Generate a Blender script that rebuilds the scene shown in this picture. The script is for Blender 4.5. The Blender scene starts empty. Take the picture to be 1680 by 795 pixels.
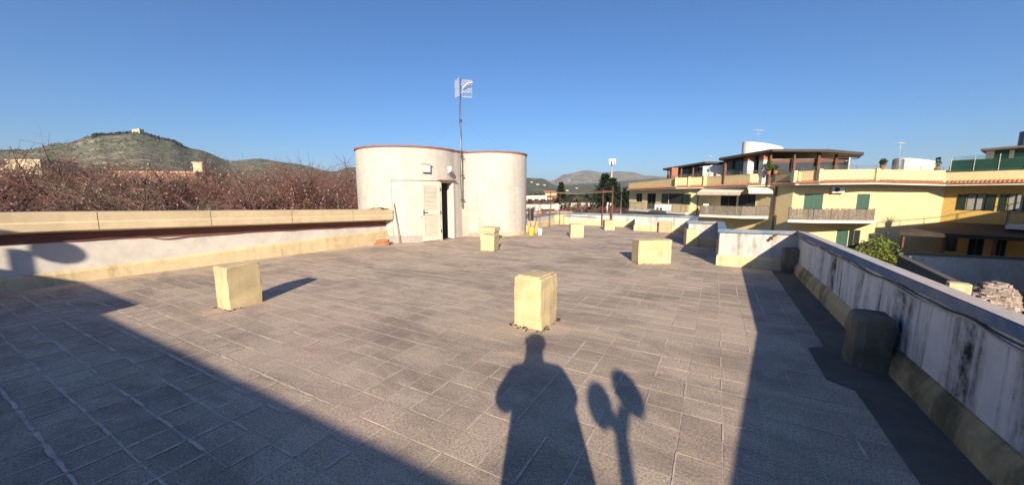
import bpy, math, random
from mathutils import Vector, noise, Matrix

# ------------------------------------------------------------------ camera, sky, sun, exposure
S = bpy.context.scene
EYE = 1.7
YAW = math.radians(29.0)
PITCH = math.atan(82.5 / 600)
cam = bpy.data.cameras.new('camera'); camo = bpy.data.objects.new('camera', cam)
S.collection.objects.link(camo); S.camera = camo
cam.sensor_width = 36; cam.lens = 600 / 1680 * 36
cam.clip_start = 0.05; cam.clip_end = 40000
camo.location = (0, 0, EYE)
camo.rotation_euler = (math.pi / 2 - PITCH, 0, YAW)

SUN_EL = math.radians(22.5)
SUN_TO = (-0.438, 0.899)                      # ground direction in which shadows fall
W = bpy.data.worlds.new('World'); S.world = W; W.use_nodes = True
wn = W.node_tree; wn.nodes.clear()
sky = wn.nodes.new('ShaderNodeTexSky'); sky.sky_type = 'NISHITA'; sky.sun_disc = False
sky.sun_elevation = SUN_EL
sky.sun_rotation = math.atan2(-SUN_TO[0], -SUN_TO[1])
sky.altitude = 0; sky.air_density = 1.0; sky.dust_density = 1.0; sky.ozone_density = 9.0
bg = wn.nodes.new('ShaderNodeBackground'); bg.inputs['Strength'].default_value = 0.078
wo = wn.nodes.new('ShaderNodeOutputWorld')
wn.links.new(sky.outputs[0], bg.inputs[0]); wn.links.new(bg.outputs[0], wo.inputs[0])
sl = bpy.data.lights.new('sun', 'SUN'); so = bpy.data.objects.new('sun', sl); S.collection.objects.link(so)
sl.energy = 5.0; sl.angle = math.radians(0.55); sl.color = (1.0, 0.84, 0.63)
ce = math.cos(SUN_EL)
so.rotation_euler = Vector((SUN_TO[0] * ce, SUN_TO[1] * ce, -math.sin(SUN_EL))).to_track_quat('-Z', 'Y').to_euler()
S.view_settings.view_transform = 'Standard'; S.view_settings.look = 'None'
S.view_settings.gamma = 1; S.view_settings.use_curve_mapping = False
S.view_settings.exposure = 0.85

COL = S.collection
R = random.Random(7)
PI = math.pi
GZ = -4.3                                      # ground level around the building
CY, SY = math.cos(YAW), math.sin(YAW)
def C(a, f, z=0.0):                            # a metres to the right, f metres ahead of where the photographer stands
    return Vector((a * CY - f * SY, a * SY + f * CY, z))

# ------------------------------------------------------------------ mesh helpers
class MB:
    def __init__(s): s.v = []; s.f = []
    def add(s, vs, fs):
        n = len(s.v); s.v += [tuple(v) for v in vs]; s.f += [tuple(i + n for i in q) for q in fs]; return s
    def box(s, x0, x1, y0, y1, z0, z1):
        return s.add([(x0,y0,z0),(x1,y0,z0),(x1,y1,z0),(x0,y1,z0),(x0,y0,z1),(x1,y0,z1),(x1,y1,z1),(x0,y1,z1)],
                     [(0,3,2,1),(4,5,6,7),(0,1,5,4),(1,2,6,5),(2,3,7,6),(3,0,4,7)])
    def obox(s, o, ux, uy, hx, hy, z0, z1):    # oriented box: centre o, unit axes ux, uy
        o = Vector(o); ux = Vector(ux); uy = Vector(uy)
        p = [o + ux * a * hx + uy * b * hy for a, b in ((-1,-1),(1,-1),(1,1),(-1,1))]
        return s.prism([(q.x, q.y) for q in p], z0, z1)
    def prism(s, poly, z0, z1):
        n = len(poly)
        zz0 = z0 if hasattr(z0, '__len__') else [z0] * n
        zz1 = z1 if hasattr(z1, '__len__') else [z1] * n
        vs = [(p[0], p[1], a) for p, a in zip(poly, zz0)] + [(p[0], p[1], a) for p, a in zip(poly, zz1)]
        fs = [tuple(range(n))[::-1], tuple(range(n, 2 * n))] + [(i, (i+1) % n, n + (i+1) % n, n + i) for i in range(n)]
        return s.add(vs, fs)
    def tube(s, pts, r, n=8, cap=True):
        pts = [Vector(p) for p in pts]; m = len(pts)
        rr = r if hasattr(r, '__len__') else [r] * m
        vs = []; fs = []
        up = Vector((0, 0, 1))
        for i, p in enumerate(pts):
            d = (pts[min(i+1, m-1)] - pts[max(i-1, 0)])
            d = d.normalized() if d.length > 1e-9 else up
            a = d.cross(up)
            a = a.normalized() if a.length > 1e-3 else Vector((1, 0, 0))
            b = d.cross(a)
            for k in range(n):
                t = 2 * PI * k / n
                vs.append(p + (a * math.cos(t) + b * math.sin(t)) * rr[i])
        for i in range(m - 1):
            for k in range(n):
                fs.append((i*n+k, i*n+(k+1) % n, (i+1)*n+(k+1) % n, (i+1)*n+k))
        if cap: fs += [tuple(range(n)), tuple(range((m-1)*n, m*n))[::-1]]
        return s.add(vs, fs)
    def lathe(s, c, prof, n=20, cap=True):
        vs = []; fs = []
        for r, z in prof:
            for k in range(n):
                t = 2 * PI * k / n; vs.append((c[0] + r * math.cos(t), c[1] + r * math.sin(t), c[2] + z))
        for i in range(len(prof) - 1):
            for k in range(n): fs.append((i*n+k, i*n+(k+1) % n, (i+1)*n+(k+1) % n, (i+1)*n+k))
        if cap: fs += [tuple(range(n))[::-1], tuple(range((len(prof)-1)*n, len(prof)*n))]
        return s.add(vs, fs)
    def build(s, name, m, parent=None, smooth=False, bevel=0):
        me = bpy.data.meshes.new(name); me.from_pydata(s.v, [], s.f); me.update()
        me.materials.append(M[m] if isinstance(m, str) else m)
        if smooth: me.polygons.foreach_set('use_smooth', [True] * len(me.polygons))
        o = bpy.data.objects.new(name, me); COL.objects.link(o)
        if parent is not None:
            o.parent = parent
            if parent.type == 'EMPTY': o.location = -Vector(parent.location)
        if bevel:
            b = o.modifiers.new('bevel', 'BEVEL'); b.width = bevel; b.segments = 2; b.limit_method = 'ANGLE'
        return o

def sweep(path, prof, hs=None, closed=False):
    """Sweep a closed profile [(offset to the right of travel, z, share of height h)] along a plan path with mitred corners."""
    n = len(path); P = [Vector((p[0], p[1])) for p in path]; hs = hs or [0] * n
    m = MB(); k = len(prof); vs = []
    for i in range(n):
        a = (P[i] - P[i-1]) if (i > 0 or closed) else (P[1] - P[0])
        b = (P[(i+1) % n] - P[i]) if (i < n - 1 or closed) else (P[-1] - P[-2])
        a.normalize(); b.normalize()
        na = Vector((a.y, -a.x)); nb = Vector((b.y, -b.x))
        mt = na + nb
        mt = mt / max(0.35, mt.length_squared / 2) if mt.length > 1e-6 else na
        for o, z, fl in prof:
            q = P[i] + mt * o; vs.append((q.x, q.y, z + hs[i] * fl))
    fs = []
    for i in range(n if closed else n - 1):
        j = (i + 1) % n
        for t in range(k):
            fs.append((i*k+t, i*k+(t+1) % k, j*k+(t+1) % k, j*k+t))
    if not closed: fs += [tuple(range(k))[::-1], tuple(range((n-1)*k, n*k))]
    return m.add(vs, fs)

def tag(o, label=None, cat=None, group=None, kind=None):
    if label: o['label'] = label
    if cat: o['category'] = cat
    if group: o['group'] = group
    if kind: o['kind'] = kind
    return o
def thing(name, label, cat, loc=(0, 0, 0), group=None):
    o = bpy.data.objects.new(name, None); COL.objects.link(o); o.location = loc; o.empty_display_size = 0.2
    return tag(o, label, cat, group)
def copy_tree(o, parent=None):
    c = o.copy(); COL.objects.link(c)
    if parent: c.parent = parent
    for ch in list(o.children): copy_tree(ch, c)
    return c

# ------------------------------------------------------------------ materials
M = {}
def NT(name):
    m = bpy.data.materials.new(name); m.use_nodes = True; M[name] = m
    t = m.node_tree; b = t.nodes['Principled BSDF']; return t, b
def N(t, typ, **kw):
    n = t.nodes.new(typ)
    for k, v in kw.items():
        if k in n.inputs: n.inputs[k].default_value = v
        else: setattr(n, k, v)
    return n
def ramp(t, src, stops):
    r = t.nodes.new('ShaderNodeValToRGB'); e = r.color_ramp.elements
    while len(e) < len(stops): e.new(0.5)
    for q, (p, c) in zip(e, stops):
        q.position = p; q.color = (c, c, c, 1) if not hasattr(c, '__len__') else (*c, 1)
    t.links.new(src, r.inputs[0]); return r.outputs[0]
def mix(t, fac, a, b, mode='MIX'):
    n = t.nodes.new('ShaderNodeMix'); n.data_type = 'RGBA'; n.blend_type = mode
    for i, v in ((0, fac), (6, a), (7, b)):
        if isinstance(v, (int, float)): n.inputs[i].default_value = v
        elif hasattr(v, 'links'): t.links.new(v, n.inputs[i])
        else: n.inputs[i].default_value = (*v, 1)
    return n.outputs[2]
def coords(t, scale=(1, 1, 1), world=False):
    if world:
        g = t.nodes.new('ShaderNodeNewGeometry'); src = g.outputs['Position']
    else:
        g = t.nodes.new('ShaderNodeTexCoord'); src = g.outputs['Object']
    mp = t.nodes.new('ShaderNodeMapping'); mp.inputs['Scale'].default_value = scale
    t.links.new(src, mp.inputs[0]); return mp.outputs[0]
def noi(t, vec, scale, detail=4, rough=0.55, dist=0.0):
    n = N(t, 'ShaderNodeTexNoise'); n.inputs['Scale'].default_value = scale; n.inputs['Detail'].default_value = detail
    n.inputs['Roughness'].default_value = rough; n.inputs['Distortion'].default_value = dist
    t.links.new(vec, n.inputs['Vector']); return n.outputs['Fac']
def bump(t, b, h, strength=0.3, dist=0.02):
    n = N(t, 'ShaderNodeBump'); n.inputs['Strength'].default_value = strength; n.inputs['Distance'].default_value = dist
    t.links.new(h, n.inputs['Height']); t.links.new(n.outputs[0], b.inputs['Normal'])
def plain(name, c, rough=0.6, var=0.25, scale=3.0, metal=0, fine=60, bmp=0.15, spec=0.35):
    t, b = NT(name); v = coords(t)
    a = noi(t, v, scale, 5, 0.6); f = noi(t, v, fine, 3, 0.6)
    lo = tuple(x * (1 - var) for x in c); hi = tuple(min(1, x * (1 + var * 0.6)) for x in c)
    col = mix(t, ramp(t, a, [(0.3, 0), (0.7, 1)]), lo, hi)
    t.links.new(col, b.inputs['Base Color']); b.inputs['Roughness'].default_value = rough
    b.inputs['Metallic'].default_value = metal; b.inputs['Specular IOR Level'].default_value = spec
    if bmp: bump(t, b, f, bmp, 0.01)
    return M[name]
def stucco(name, c, dirt=(0.1, 0.09, 0.07), amount=0.4, streak=0.0, skirt=None, rough=0.85, world=True, patch=None, gate=(0.36, 0.56), thr=(0.50, 0.66), scale=1.0):
    """painted render: blotches, fine grain, optional dark vertical run-off streaks of irregular shape"""
    t, b = NT(name); v = coords(t, world=world)
    big = noi(t, v, 0.9 * scale, 6, 0.66); med = noi(t, v, 5, 5, 0.6); fin = noi(t, v, 90, 3, 0.6)
    lo = tuple(x * 0.86 for x in c)
    col = mix(t, ramp(t, med, [(0.35, 0), (0.65, 1)]), lo, c)
    if patch:
        pn = noi(t, coords(t, (1, 1, 0.8), world), 1.7, 6, 0.65, 0.4)
        col = mix(t, ramp(t, pn, [(0.53, 0), (0.6, 0.75)]), col, patch)
    col = mix(t, ramp(t, big, [(0.48, 0), (0.75, amount)]), col, dirt)
    if streak:
        sv = coords(t, (1, 1, 0.09), world); sn = noi(t, sv, 4.5 * scale, 5, 0.65, 0.2)
        gt = noi(t, coords(t, (1, 1, 0.25), world), 0.8, 2, 0.5)
        s1 = ramp(t, sn, [(thr[0], 0), (thr[1], 1)]); s2 = ramp(t, gt, [(gate[0], 0), (gate[1], 1)])
        br = ramp(t, noi(t, v, 7, 5, 0.7), [(0.3, 0.15), (0.6, 1)])
        s = mix(t, 1.0, mix(t, 1.0, s1, s2, 'MULTIPLY'), br, 'MULTIPLY')
        s = mix(t, 1.0, s, (streak,) * 3, 'MULTIPLY')
        col = mix(t, s, col, (0.025, 0.027, 0.026))
    t.links.new(col, b.inputs['Base Color']); b.inputs['Roughness'].default_value = rough
    b.inputs['Specular IOR Level'].default_value = 0.2
    bump(t, b, mix(t, 0.3, fin, med), 0.35, 0.012)
    return M[name]

# --- roof tile finish: worn, granular grey-mauve cement tiles
def tile_material(name):
    t, b = NT(name); v = coords(t, world=True)
    g = t.nodes.new('ShaderNodeNewGeometry'); oi = t.nodes.new('ShaderNodeObjectInfo')
    rnd = N(t, 'ShaderNodeMath', operation='FRACT')
    ad = N(t, 'ShaderNodeMath', operation='ADD'); t.links.new(g.outputs['Random Per Island'], ad.inputs[0]); t.links.new(oi.outputs['Random'], ad.inputs[1])
    t.links.new(ad.outputs[0], rnd.inputs[0])
    base = mix(t, rnd.outputs[0], (0.42, 0.335, 0.255), (0.53, 0.43, 0.335))
    # pinkish worn patches and dark greasy patches
    p1 = noi(t, v, 0.55, 6, 0.65, 0.3)
    base = mix(t, ramp(t, p1, [(0.5, 0), (0.62, 0.6)]), base, (0.55, 0.405, 0.335))
    p2 = noi(t, coords(t, (0.6, 1.3, 1), True), 0.85, 7, 0.72, 0.6)
    base = mix(t, ramp(t, p2, [(0.46, 0), (0.62, 0.72)]), base, (0.19, 0.152, 0.13))
    # granules
    f1 = noi(t, v, 66, 5, 0.85); f2 = noi(t, v, 190, 3, 0.8)
    base = mix(t, ramp(t, f1, [(0.40, 0.75), (0.52, 0)]), base, (0.11, 0.09, 0.075))
    base = mix(t, ramp(t, f1, [(0.57, 0), (0.66, 0.7)]), base, (0.68, 0.61, 0.53))
    base = mix(t, ramp(t, f2, [(0.55, 0), (0.70, 0.5)]), base, (0.62, 0.58, 0.54))
    # mortar smeared over tile faces here and there
    sm = noi(t, v, 2.3, 7, 0.7, 0.6)
    base = mix(t, ramp(t, sm, [(0.60, 0), (0.72, 0.5)]), base, (0.43, 0.37, 0.345))
    t.links.new(base, b.inputs['Base Color']); b.inputs['Roughness'].default_value = 0.8
    b.inputs['Specular IOR Level'].default_value = 0.25
    bump(t, b, mix(t, 0.4, f1, f2), 0.45, 0.008)
tile_material('roof_tile')
def mortar_material():
    t, b = NT('mortar'); v = coords(t, world=True)
    big = noi(t, v, 0.45, 5, 0.65, 0.4); f = noi(t, v, 45, 3, 0.6)
    col = mix(t, ramp(t, big, [(0.40, 0), (0.58, 1)]), (0.40, 0.325, 0.265), (0.54, 0.445, 0.37))
    col = mix(t, ramp(t, f, [(0.35, 0.5), (0.55, 0)]), col, (0.12, 0.11, 0.105))
    t.links.new(col, b.inputs['Base Color']); b.inputs['Roughness'].default_value = 0.9
    bump(t, b, f, 0.4, 0.01)
mortar_material()
def mortar2():
    t, b = NT('mortar_light'); v = coords(t, world=True)
    f = noi(t, v, 60, 4, 0.65); g_ = noi(t, v, 3, 4, 0.6)
    col = mix(t, ramp(t, g_, [(0.35, 0), (0.65, 1)]), (0.47, 0.37, 0.32), (0.66, 0.53, 0.455))
    col = mix(t, ramp(t, f, [(0.36, 0.75), (0.50, 0)]), col, (0.30, 0.245, 0.21))
    t.links.new(col, b.inputs['Base Color']); b.inputs['Roughness'].default_value = 0.9
    bump(t, b, f, 0.5, 0.01)
mortar2()
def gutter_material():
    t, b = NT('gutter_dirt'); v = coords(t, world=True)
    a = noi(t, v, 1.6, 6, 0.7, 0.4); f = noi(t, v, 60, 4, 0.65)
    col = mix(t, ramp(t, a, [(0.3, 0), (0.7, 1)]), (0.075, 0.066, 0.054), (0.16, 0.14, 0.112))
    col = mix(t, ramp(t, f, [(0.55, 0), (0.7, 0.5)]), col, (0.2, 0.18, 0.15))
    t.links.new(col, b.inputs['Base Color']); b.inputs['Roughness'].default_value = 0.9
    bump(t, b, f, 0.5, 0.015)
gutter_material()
stucco('white_wall', (0.60, 0.565, 0.53), amount=0.25)
stucco('parapet_white', (0.53, 0.51, 0.485), amount=0.3, streak=0.95)
stucco('parapet_stained', (0.70, 0.69, 0.67), dirt=(0.30, 0.30, 0.29), amount=0.35, streak=1.0, gate=(0.30, 0.50), thr=(0.47, 0.62))
stucco('skirt_mossy', (0.50, 0.40, 0.22), dirt=(0.05, 0.045, 0.03), amount=0.95, streak=0.6, patch=(0.16, 0.135, 0.08), gate=(0.3, 0.5))
stucco('tower_white', (0.53, 0.50, 0.455), dirt=(0.36, 0.33, 0.285), amount=0.5, patch=(0.485, 0.44, 0.37), streak=0.22)
stucco('yellow_skirt', (0.65, 0.52, 0.32), dirt=(0.20, 0.15, 0.09), amount=0.55, streak=0.35)
stucco('yellow_beam', (0.65, 0.53, 0.35), dirt=(0.3, 0.22, 0.13), amount=0.35)
stucco('block_yellow', (0.62, 0.50, 0.29), dirt=(0.30, 0.235, 0.13), amount=0.65, patch=(0.53, 0.44, 0.28), streak=0.35, gate=(0.3, 0.5), scale=2.2)
stucco('block_pink', (0.55, 0.36, 0.23), dirt=(0.35, 0.22, 0.15), amount=0.4)
stucco('stub_mossy', (0.19, 0.17, 0.125), dirt=(0.04, 0.04, 0.035), amount=0.95, streak=1.0, patch=(0.12, 0.11, 0.08))
stucco('maroon', (0.22, 0.10, 0.08), dirt=(0.10, 0.04, 0.04), amount=0.4)
stucco('footing_cream', (0.54, 0.46, 0.33), amount=0.4)
stucco('grey_render', (0.36, 0.34, 0.32), amount=0.35)
stucco('coping_blue', (0.12, 0.20, 0.30), dirt=(0.36, 0.31, 0.29), amount=0.8, patch=(0.23, 0.26, 0.29))
stucco('coping_worn', (0.43, 0.42, 0.41), dirt=(0.50, 0.37, 0.30), amount=0.8, patch=(0.27, 0.29, 0.31))
stucco('brick_rim', (0.30, 0.13, 0.10), dirt=(0.12, 0.08, 0.07), amount=0.6)
stucco('facade_yellow', (0.70, 0.56, 0.31), dirt=(0.5, 0.36, 0.16), amount=0.25)
stucco('facade_ochre_dim', (0.58, 0.39, 0.12), dirt=(0.45, 0.30, 0.10), amount=0.25)  # ochre made darker to stand for the dimmer light on the right wing
stucco('trim_white', (0.66, 0.63, 0.58), amount=0.2)
stucco('wall_bluewhite', (0.55, 0.55, 0.54), amount=0.3)
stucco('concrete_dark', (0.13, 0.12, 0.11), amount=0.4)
plain('terracotta', (0.36, 0.16, 0.085), 0.8, 0.4, 4)
plain('brick_red', (0.36, 0.14, 0.08), 0.85, 0.3, 8)
plain('dark_roof', (0.045, 0.036, 0.034), 0.6, 0.3, 2)
plain('brown_wood', (0.15, 0.065, 0.04), 0.6, 0.3, 5)
plain('canopy_shade_brown', (0.06, 0.034, 0.028), 0.75, 0.35, 2)  # brown darkened in place of the shade over the lean-to
plain('shutter_green', (0.03, 0.10, 0.075), 0.45, 0.2, 5, bmp=0.05)
plain('shutter_dark', (0.012, 0.035, 0.028), 0.5, 0.2, 5, bmp=0.05)
plain('curtain', (0.30, 0.29, 0.26), 0.3, 0.3, 6, bmp=0.05)
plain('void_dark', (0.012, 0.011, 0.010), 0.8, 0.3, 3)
plain('door_paint', (0.60, 0.56, 0.47), 0.5, 0.12, 3, bmp=0.05)
plain('pvc_white', (0.72, 0.70, 0.66), 0.4, 0.1, 4, bmp=0.03)
plain('metal_grey', (0.30, 0.30, 0.30), 0.45, 0.3, 6, metal=0.6)
plain('metal_dark', (0.05, 0.047, 0.045), 0.5, 0.3, 6, metal=0.3)
plain('antenna_metal', (0.62, 0.58, 0.55), 0.4, 0.15, 8, metal=0.2, bmp=0.0)
plain('rust', (0.17, 0.08, 0.05), 0.85, 0.45, 10)
plain('cable_black', (0.03, 0.03, 0.03), 0.5, 0.2, 5, bmp=0)
plain('cable_white', (0.45, 0.43, 0.40), 0.5, 0.3, 5, bmp=0)
plain('plastic_yellow', (0.55, 0.42, 0.06), 0.4, 0.15, 6, bmp=0.03)
plain('plastic_dark', (0.02, 0.02, 0.022), 0.5, 0.2, 6, bmp=0.05)
plain('tarp_navy', (0.02, 0.028, 0.05), 0.7, 0.3, 6)
plain('stick_wood', (0.26, 0.18, 0.11), 0.8, 0.3, 12)
plain('reed', (0.22, 0.185, 0.15), 0.85, 0.55, 9, fine=120, bmp=0.5)
plain('awning_cloth', (0.74, 0.66, 0.52), 0.8, 0.1, 3)
plain('moss', (0.045, 0.038, 0.02), 0.95, 0.6, 14, fine=90, bmp=0.6)
plain('bark', (0.085, 0.06, 0.05), 0.9, 0.4, 6)
plain('twig', (0.15, 0.088, 0.068), 0.9, 0.35, 1.2, bmp=0)
plain('twig_grey', (0.155, 0.115, 0.09), 0.9, 0.35, 1.2, bmp=0)
plain('twig_olive', (0.105, 0.085, 0.055), 0.9, 0.35, 1.2, bmp=0)
plain('twig_red', (0.16, 0.075, 0.065), 0.9, 0.35, 1.2, bmp=0)
plain('blossom', (0.46, 0.28, 0.285), 0.8, 0.35, 0.8, bmp=0)
plain('conifer_leaf', (0.020, 0.036, 0.018), 0.85, 0.5, 0.5, bmp=0)
plain('leaf_green', (0.06, 0.095, 0.015), 0.6, 0.5, 1.5, bmp=0)
plain('leaf_lemon', (0.17, 0.21, 0.03), 0.5, 0.5, 1.5, bmp=0)
plain('palm_leaf', (0.05, 0.09, 0.03), 0.6, 0.4, 1.5, bmp=0)
plain('scrub_olive', (0.07, 0.08, 0.05), 0.95, 0.5, 0.02, bmp=0)
plain('farm_scrub', (0.11, 0.065, 0.05), 0.95, 0.4, 0.2, bmp=0)
plain('house_cream', (0.60, 0.50, 0.34), 0.85, 0.15, 0.6)
plain('house_white', (0.66, 0.62, 0.55), 0.85, 0.15, 0.6)
plain('house_pink', (0.50, 0.30, 0.20), 0.85, 0.3, 0.9)
plain('net_green', (0.02, 0.075, 0.055), 0.8, 0.3, 4)
plain('rubble', (0.34, 0.28, 0.24), 0.9, 0.6, 2.5)
plain('tank_shade_grey', (0.14, 0.16, 0.19), 0.45, 0.25, 3, metal=0.3)  # tank grey; on the right-edge round tower it stands in for shade
plain('jacket', (0.03, 0.035, 0.05), 0.9, 0.3, 10)
plain('skin', (0.55, 0.33, 0.24), 0.5, 0.1, 10)
plain('hair', (0.03, 0.02, 0.015), 0.6, 0.2, 20)
plain('trousers', (0.04, 0.05, 0.08), 0.9, 0.2, 10)
def glass_mat():
    t, b = NT('glass'); b.inputs['Base Color'].default_value = (0.03, 0.037, 0.042, 1)
    b.inputs['Roughness'].default_value = 0.08; b.inputs['Specular IOR Level'].default_value = 0.6
glass_mat()
def lampglass():
    t, b = NT('lamp_globe'); b.inputs['Base Color'].default_value = (0.75, 0.74, 0.70, 1); b.inputs['Roughness'].default_value = 0.2
lampglass()
def ground_mat():
    t, b = NT('field'); v = coords(t, world=True)
    a = noi(t, v, 0.012, 6, 0.65, 0.4); f = noi(t, v, 0.35, 5, 0.7)
    col = mix(t, ramp(t, a, [(0.35, 0), (0.65, 1)]), (0.055, 0.075, 0.03), (0.13, 0.10, 0.06))
    col = mix(t, ramp(t, f, [(0.45, 0), (0.7, 0.5)]), col, (0.04, 0.045, 0.02))
    t.links.new(col, b.inputs['Base Color']); b.inputs['Roughness'].default_value = 0.95
ground_mat()
def hill_mat(name, c1, c2, c3, s):
    t, b = NT(name); v = coords(t, (1, 1, 1.0), True)
    a = noi(t, v, 0.0035 * s, 8, 0.7, 0.5); f = noi(t, v, 0.03 * s, 6, 0.75)
    col = mix(t, ramp(t, a, [(0.36, 0), (0.62, 1)]), c1, c2)
    col = mix(t, ramp(t, f, [(0.42, 0.85), (0.58, 0)]), col, c3)
    pt = noi(t, v, 0.011 * s, 3, 0.5)
    col = mix(t, ramp(t, pt, [(0.62, 0), (0.68, 0.6)]), col, tuple(min(1, x * 1.7) for x in c2))
    t.links.new(col, b.inputs['Base Color']); b.inputs['Roughness'].default_value = 1.0
    b.inputs['Specular IOR Level'].default_value = 0.1
    bump(t, b, f, 1.0, 8.0 / s)
hill_mat('hill_olive', (0.165, 0.165, 0.12), (0.26, 0.23, 0.17), (0.06, 0.07, 0.05), 2.6)
hill_mat('hill_green', (0.095, 0.115, 0.075), (0.16, 0.155, 0.10), (0.05, 0.065, 0.045), 0.9)
hill_mat('hill_bare', (0.20, 0.17, 0.14), (0.28, 0.23, 0.19), (0.10, 0.10, 0.07), 0.35)

# ------------------------------------------------------------------ ground, hills
g = MB(); g.add([(-9000, -9000, GZ), (9000, -9000, GZ), (9000, 9000, GZ), (-9000, 9000, GZ)], [(0, 1, 2, 3)])
tag(g.build('ground', 'field'), kind='structure')

from mathutils.bvhtree import BVHTree
SLOPES = []
def interp(pts, x):
    if x <= pts[0][0]: return pts[0][1]
    for (a, p), (b, q) in zip(pts, pts[1:]):
        if x <= b:
            t = (x - a) / (b - a); t = t * t * (3 - 2 * t); return p + (q - p) * t
    return pts[-1][1]
def hill(name, dist, depth, ridge, mat_, rough, near=0.45, n=220, mz=26, a0=-75, a1=75):
    """a ridge: silhouette height (as slope above eye level) by bearing, real relief in front of and behind it"""
    vs = []; fs = []
    for i in range(n + 1):
        az = math.radians(a0 + (a1 - a0) * i / n)
        h = interp(ridge, math.degrees(az)) * dist + EYE - GZ
        for j in range(mz + 1):
            u = j / mz
            d = dist * (1 - near) + (dist * near + depth) * u
            k = (d - dist * (1 - near)) / (dist * near) if d < dist else 1 - (d - dist) / depth
            k = max(0, min(1, k)); prof = k ** 1.35 * (1.0 if d < dist else 1)
            p = C(math.sin(az) * d / math.cos(az) * math.cos(az), math.cos(az) * d)
            nz = noise.fractal(Vector((p.x, p.y, 3.1)) * (6.0 / dist), 0.9, 2.1, 6) * rough * dist * k * (0.25 if abs(d - dist) < dist * 0.03 else 1)
            vs.append((p.x, p.y, GZ - 2 + max(0, h * prof + nz)))
    w = mz + 1
    for i in range(n):
        for j in range(mz): fs.append((i*w+j, (i+1)*w+j, (i+1)*w+j+1, i*w+j+1))
    m = MB(); m.add(vs, fs); o = m.build(name, mat_, smooth=True); tag(o, kind='structure'); SLOPES.append(BVHTree.FromPolygons(m.v, m.f)); return o
def bearing(px, py):                            # direction from the eye towards a spot of the view
    b_ = (397.5 - py) / 600
    return C((px - 840) / 600, math.cos(PITCH) + b_ * math.sin(PITCH), b_ * math.cos(PITCH) - math.sin(PITCH)).normalized()
def rp(pts):   # silhouette points of the ridge line -> (bearing in degrees, slope)
    out = []
    for x, y in pts:
        a = math.atan((x - 840) / 600 / (math.cos(PITCH) + (397.5 - y) / 600 * math.sin(PITCH)))
        b_ = (397.5 - y) / 600; out.append((math.degrees(a), (b_ * math.cos(PITCH) - math.sin(PITCH)) / (math.cos(PITCH) + b_ * math.sin(PITCH)) * math.cos(a)))
    return out
hill('hill', 1500, 700, rp([(-900, 262), (-300, 255), (-80, 246), (40, 243), (100, 231), (165, 216), (225, 213), (272, 224), (320, 241), (380, 261), (425, 258), (480, 266), (545, 279), (600, 283), (700, 300), (790, 312), (860, 316)]), 'hill_olive', 0.006, near=0.62, a1=8)
hill('hill', 2600, 900, rp([(300, 315), (470, 300), (540, 282), (575, 273), (640, 270), (760, 282), (860, 290), (888, 291), (915, 303), (990, 303), (1060, 307), (1150, 312), (1300, 314)]), 'hill_green', 0.006, near=0.5, a0=-45, a1=55)
hill('hill', 3600, 900, rp([(700, 312), (860, 306), (960, 301), (1040, 296), (1100, 292), (1180, 296), (1400, 300), (2200, 305)]), 'hill_green', 0.005, near=0.4, a0=-20, a1=75)
hill('mountain', 7000, 1500, rp([(600, 312), (760, 305), (880, 302), (905, 296), (928, 285), (962, 279), (992, 283), (1010, 281), (1035, 282), (1062, 288), (1110, 292), (1300, 300), (1700, 303), (2600, 308)]), 'hill_bare', 0.004, near=0.35, a0=-25, a1=72)

# haze: one closed box of even, thin air round everything
hz = MB(); hz.box(-9400, 9400, -9400, 9400, GZ - 3, 560)
t_ = bpy.data.materials.new('haze_air'); t_.use_nodes = True; M['haze_air'] = t_
nt = t_.node_tree; nt.nodes.clear()
pv = nt.nodes.new('ShaderNodeVolumePrincipled'); pv.inputs['Density'].default_value = 0.000045
pv.inputs['Color'].default_value = (0.72, 0.86, 1.0, 1); pv.inputs['Anisotropy'].default_value = 0.0
mo = nt.nodes.new('ShaderNodeOutputMaterial'); nt.links.new(pv.outputs[0], mo.inputs['Volume'])
tag(hz.build('haze', 'haze_air'), kind='stuff')

# ------------------------------------------------------------------ our roof: floor, tiles
PATH = [(1.6, -3.2), (1.6, -0.6), (1.6, 3.1), (1.6, 9.75), (0.13, 9.75), (0.13, 13.1), (-0.72, 13.1), (-0.72, 16.9), (-3.1, 16.9), (-3.1, 18.5), (-7.5, 18.5), (-7.5, 13.0)]
HT =   [1.34,        1.31,        0.955,      0.88,         0.86,         0.80,         0.79,          0.735,         0.725,        0.65,         0.62,         0.62]  # unseen near end raised to widen the shadow it casts on the floor
roof = MB()
poly = [(-10.72, -3.1), (1.65, -3.1), (1.65, 9.80), (0.18, 9.80), (0.18, 13.15), (-0.67, 13.15), (-0.67, 16.95), (-3.05, 16.95), (-3.05, 18.55), (-7.55, 18.55), (-7.55, 13.5), (-10.72, 13.5)]
roof.prism(poly, -0.3, -0.0012)
roof_o = roof.build('roof_floor', 'mortar'); tag(roof_o, kind='structure')

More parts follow.
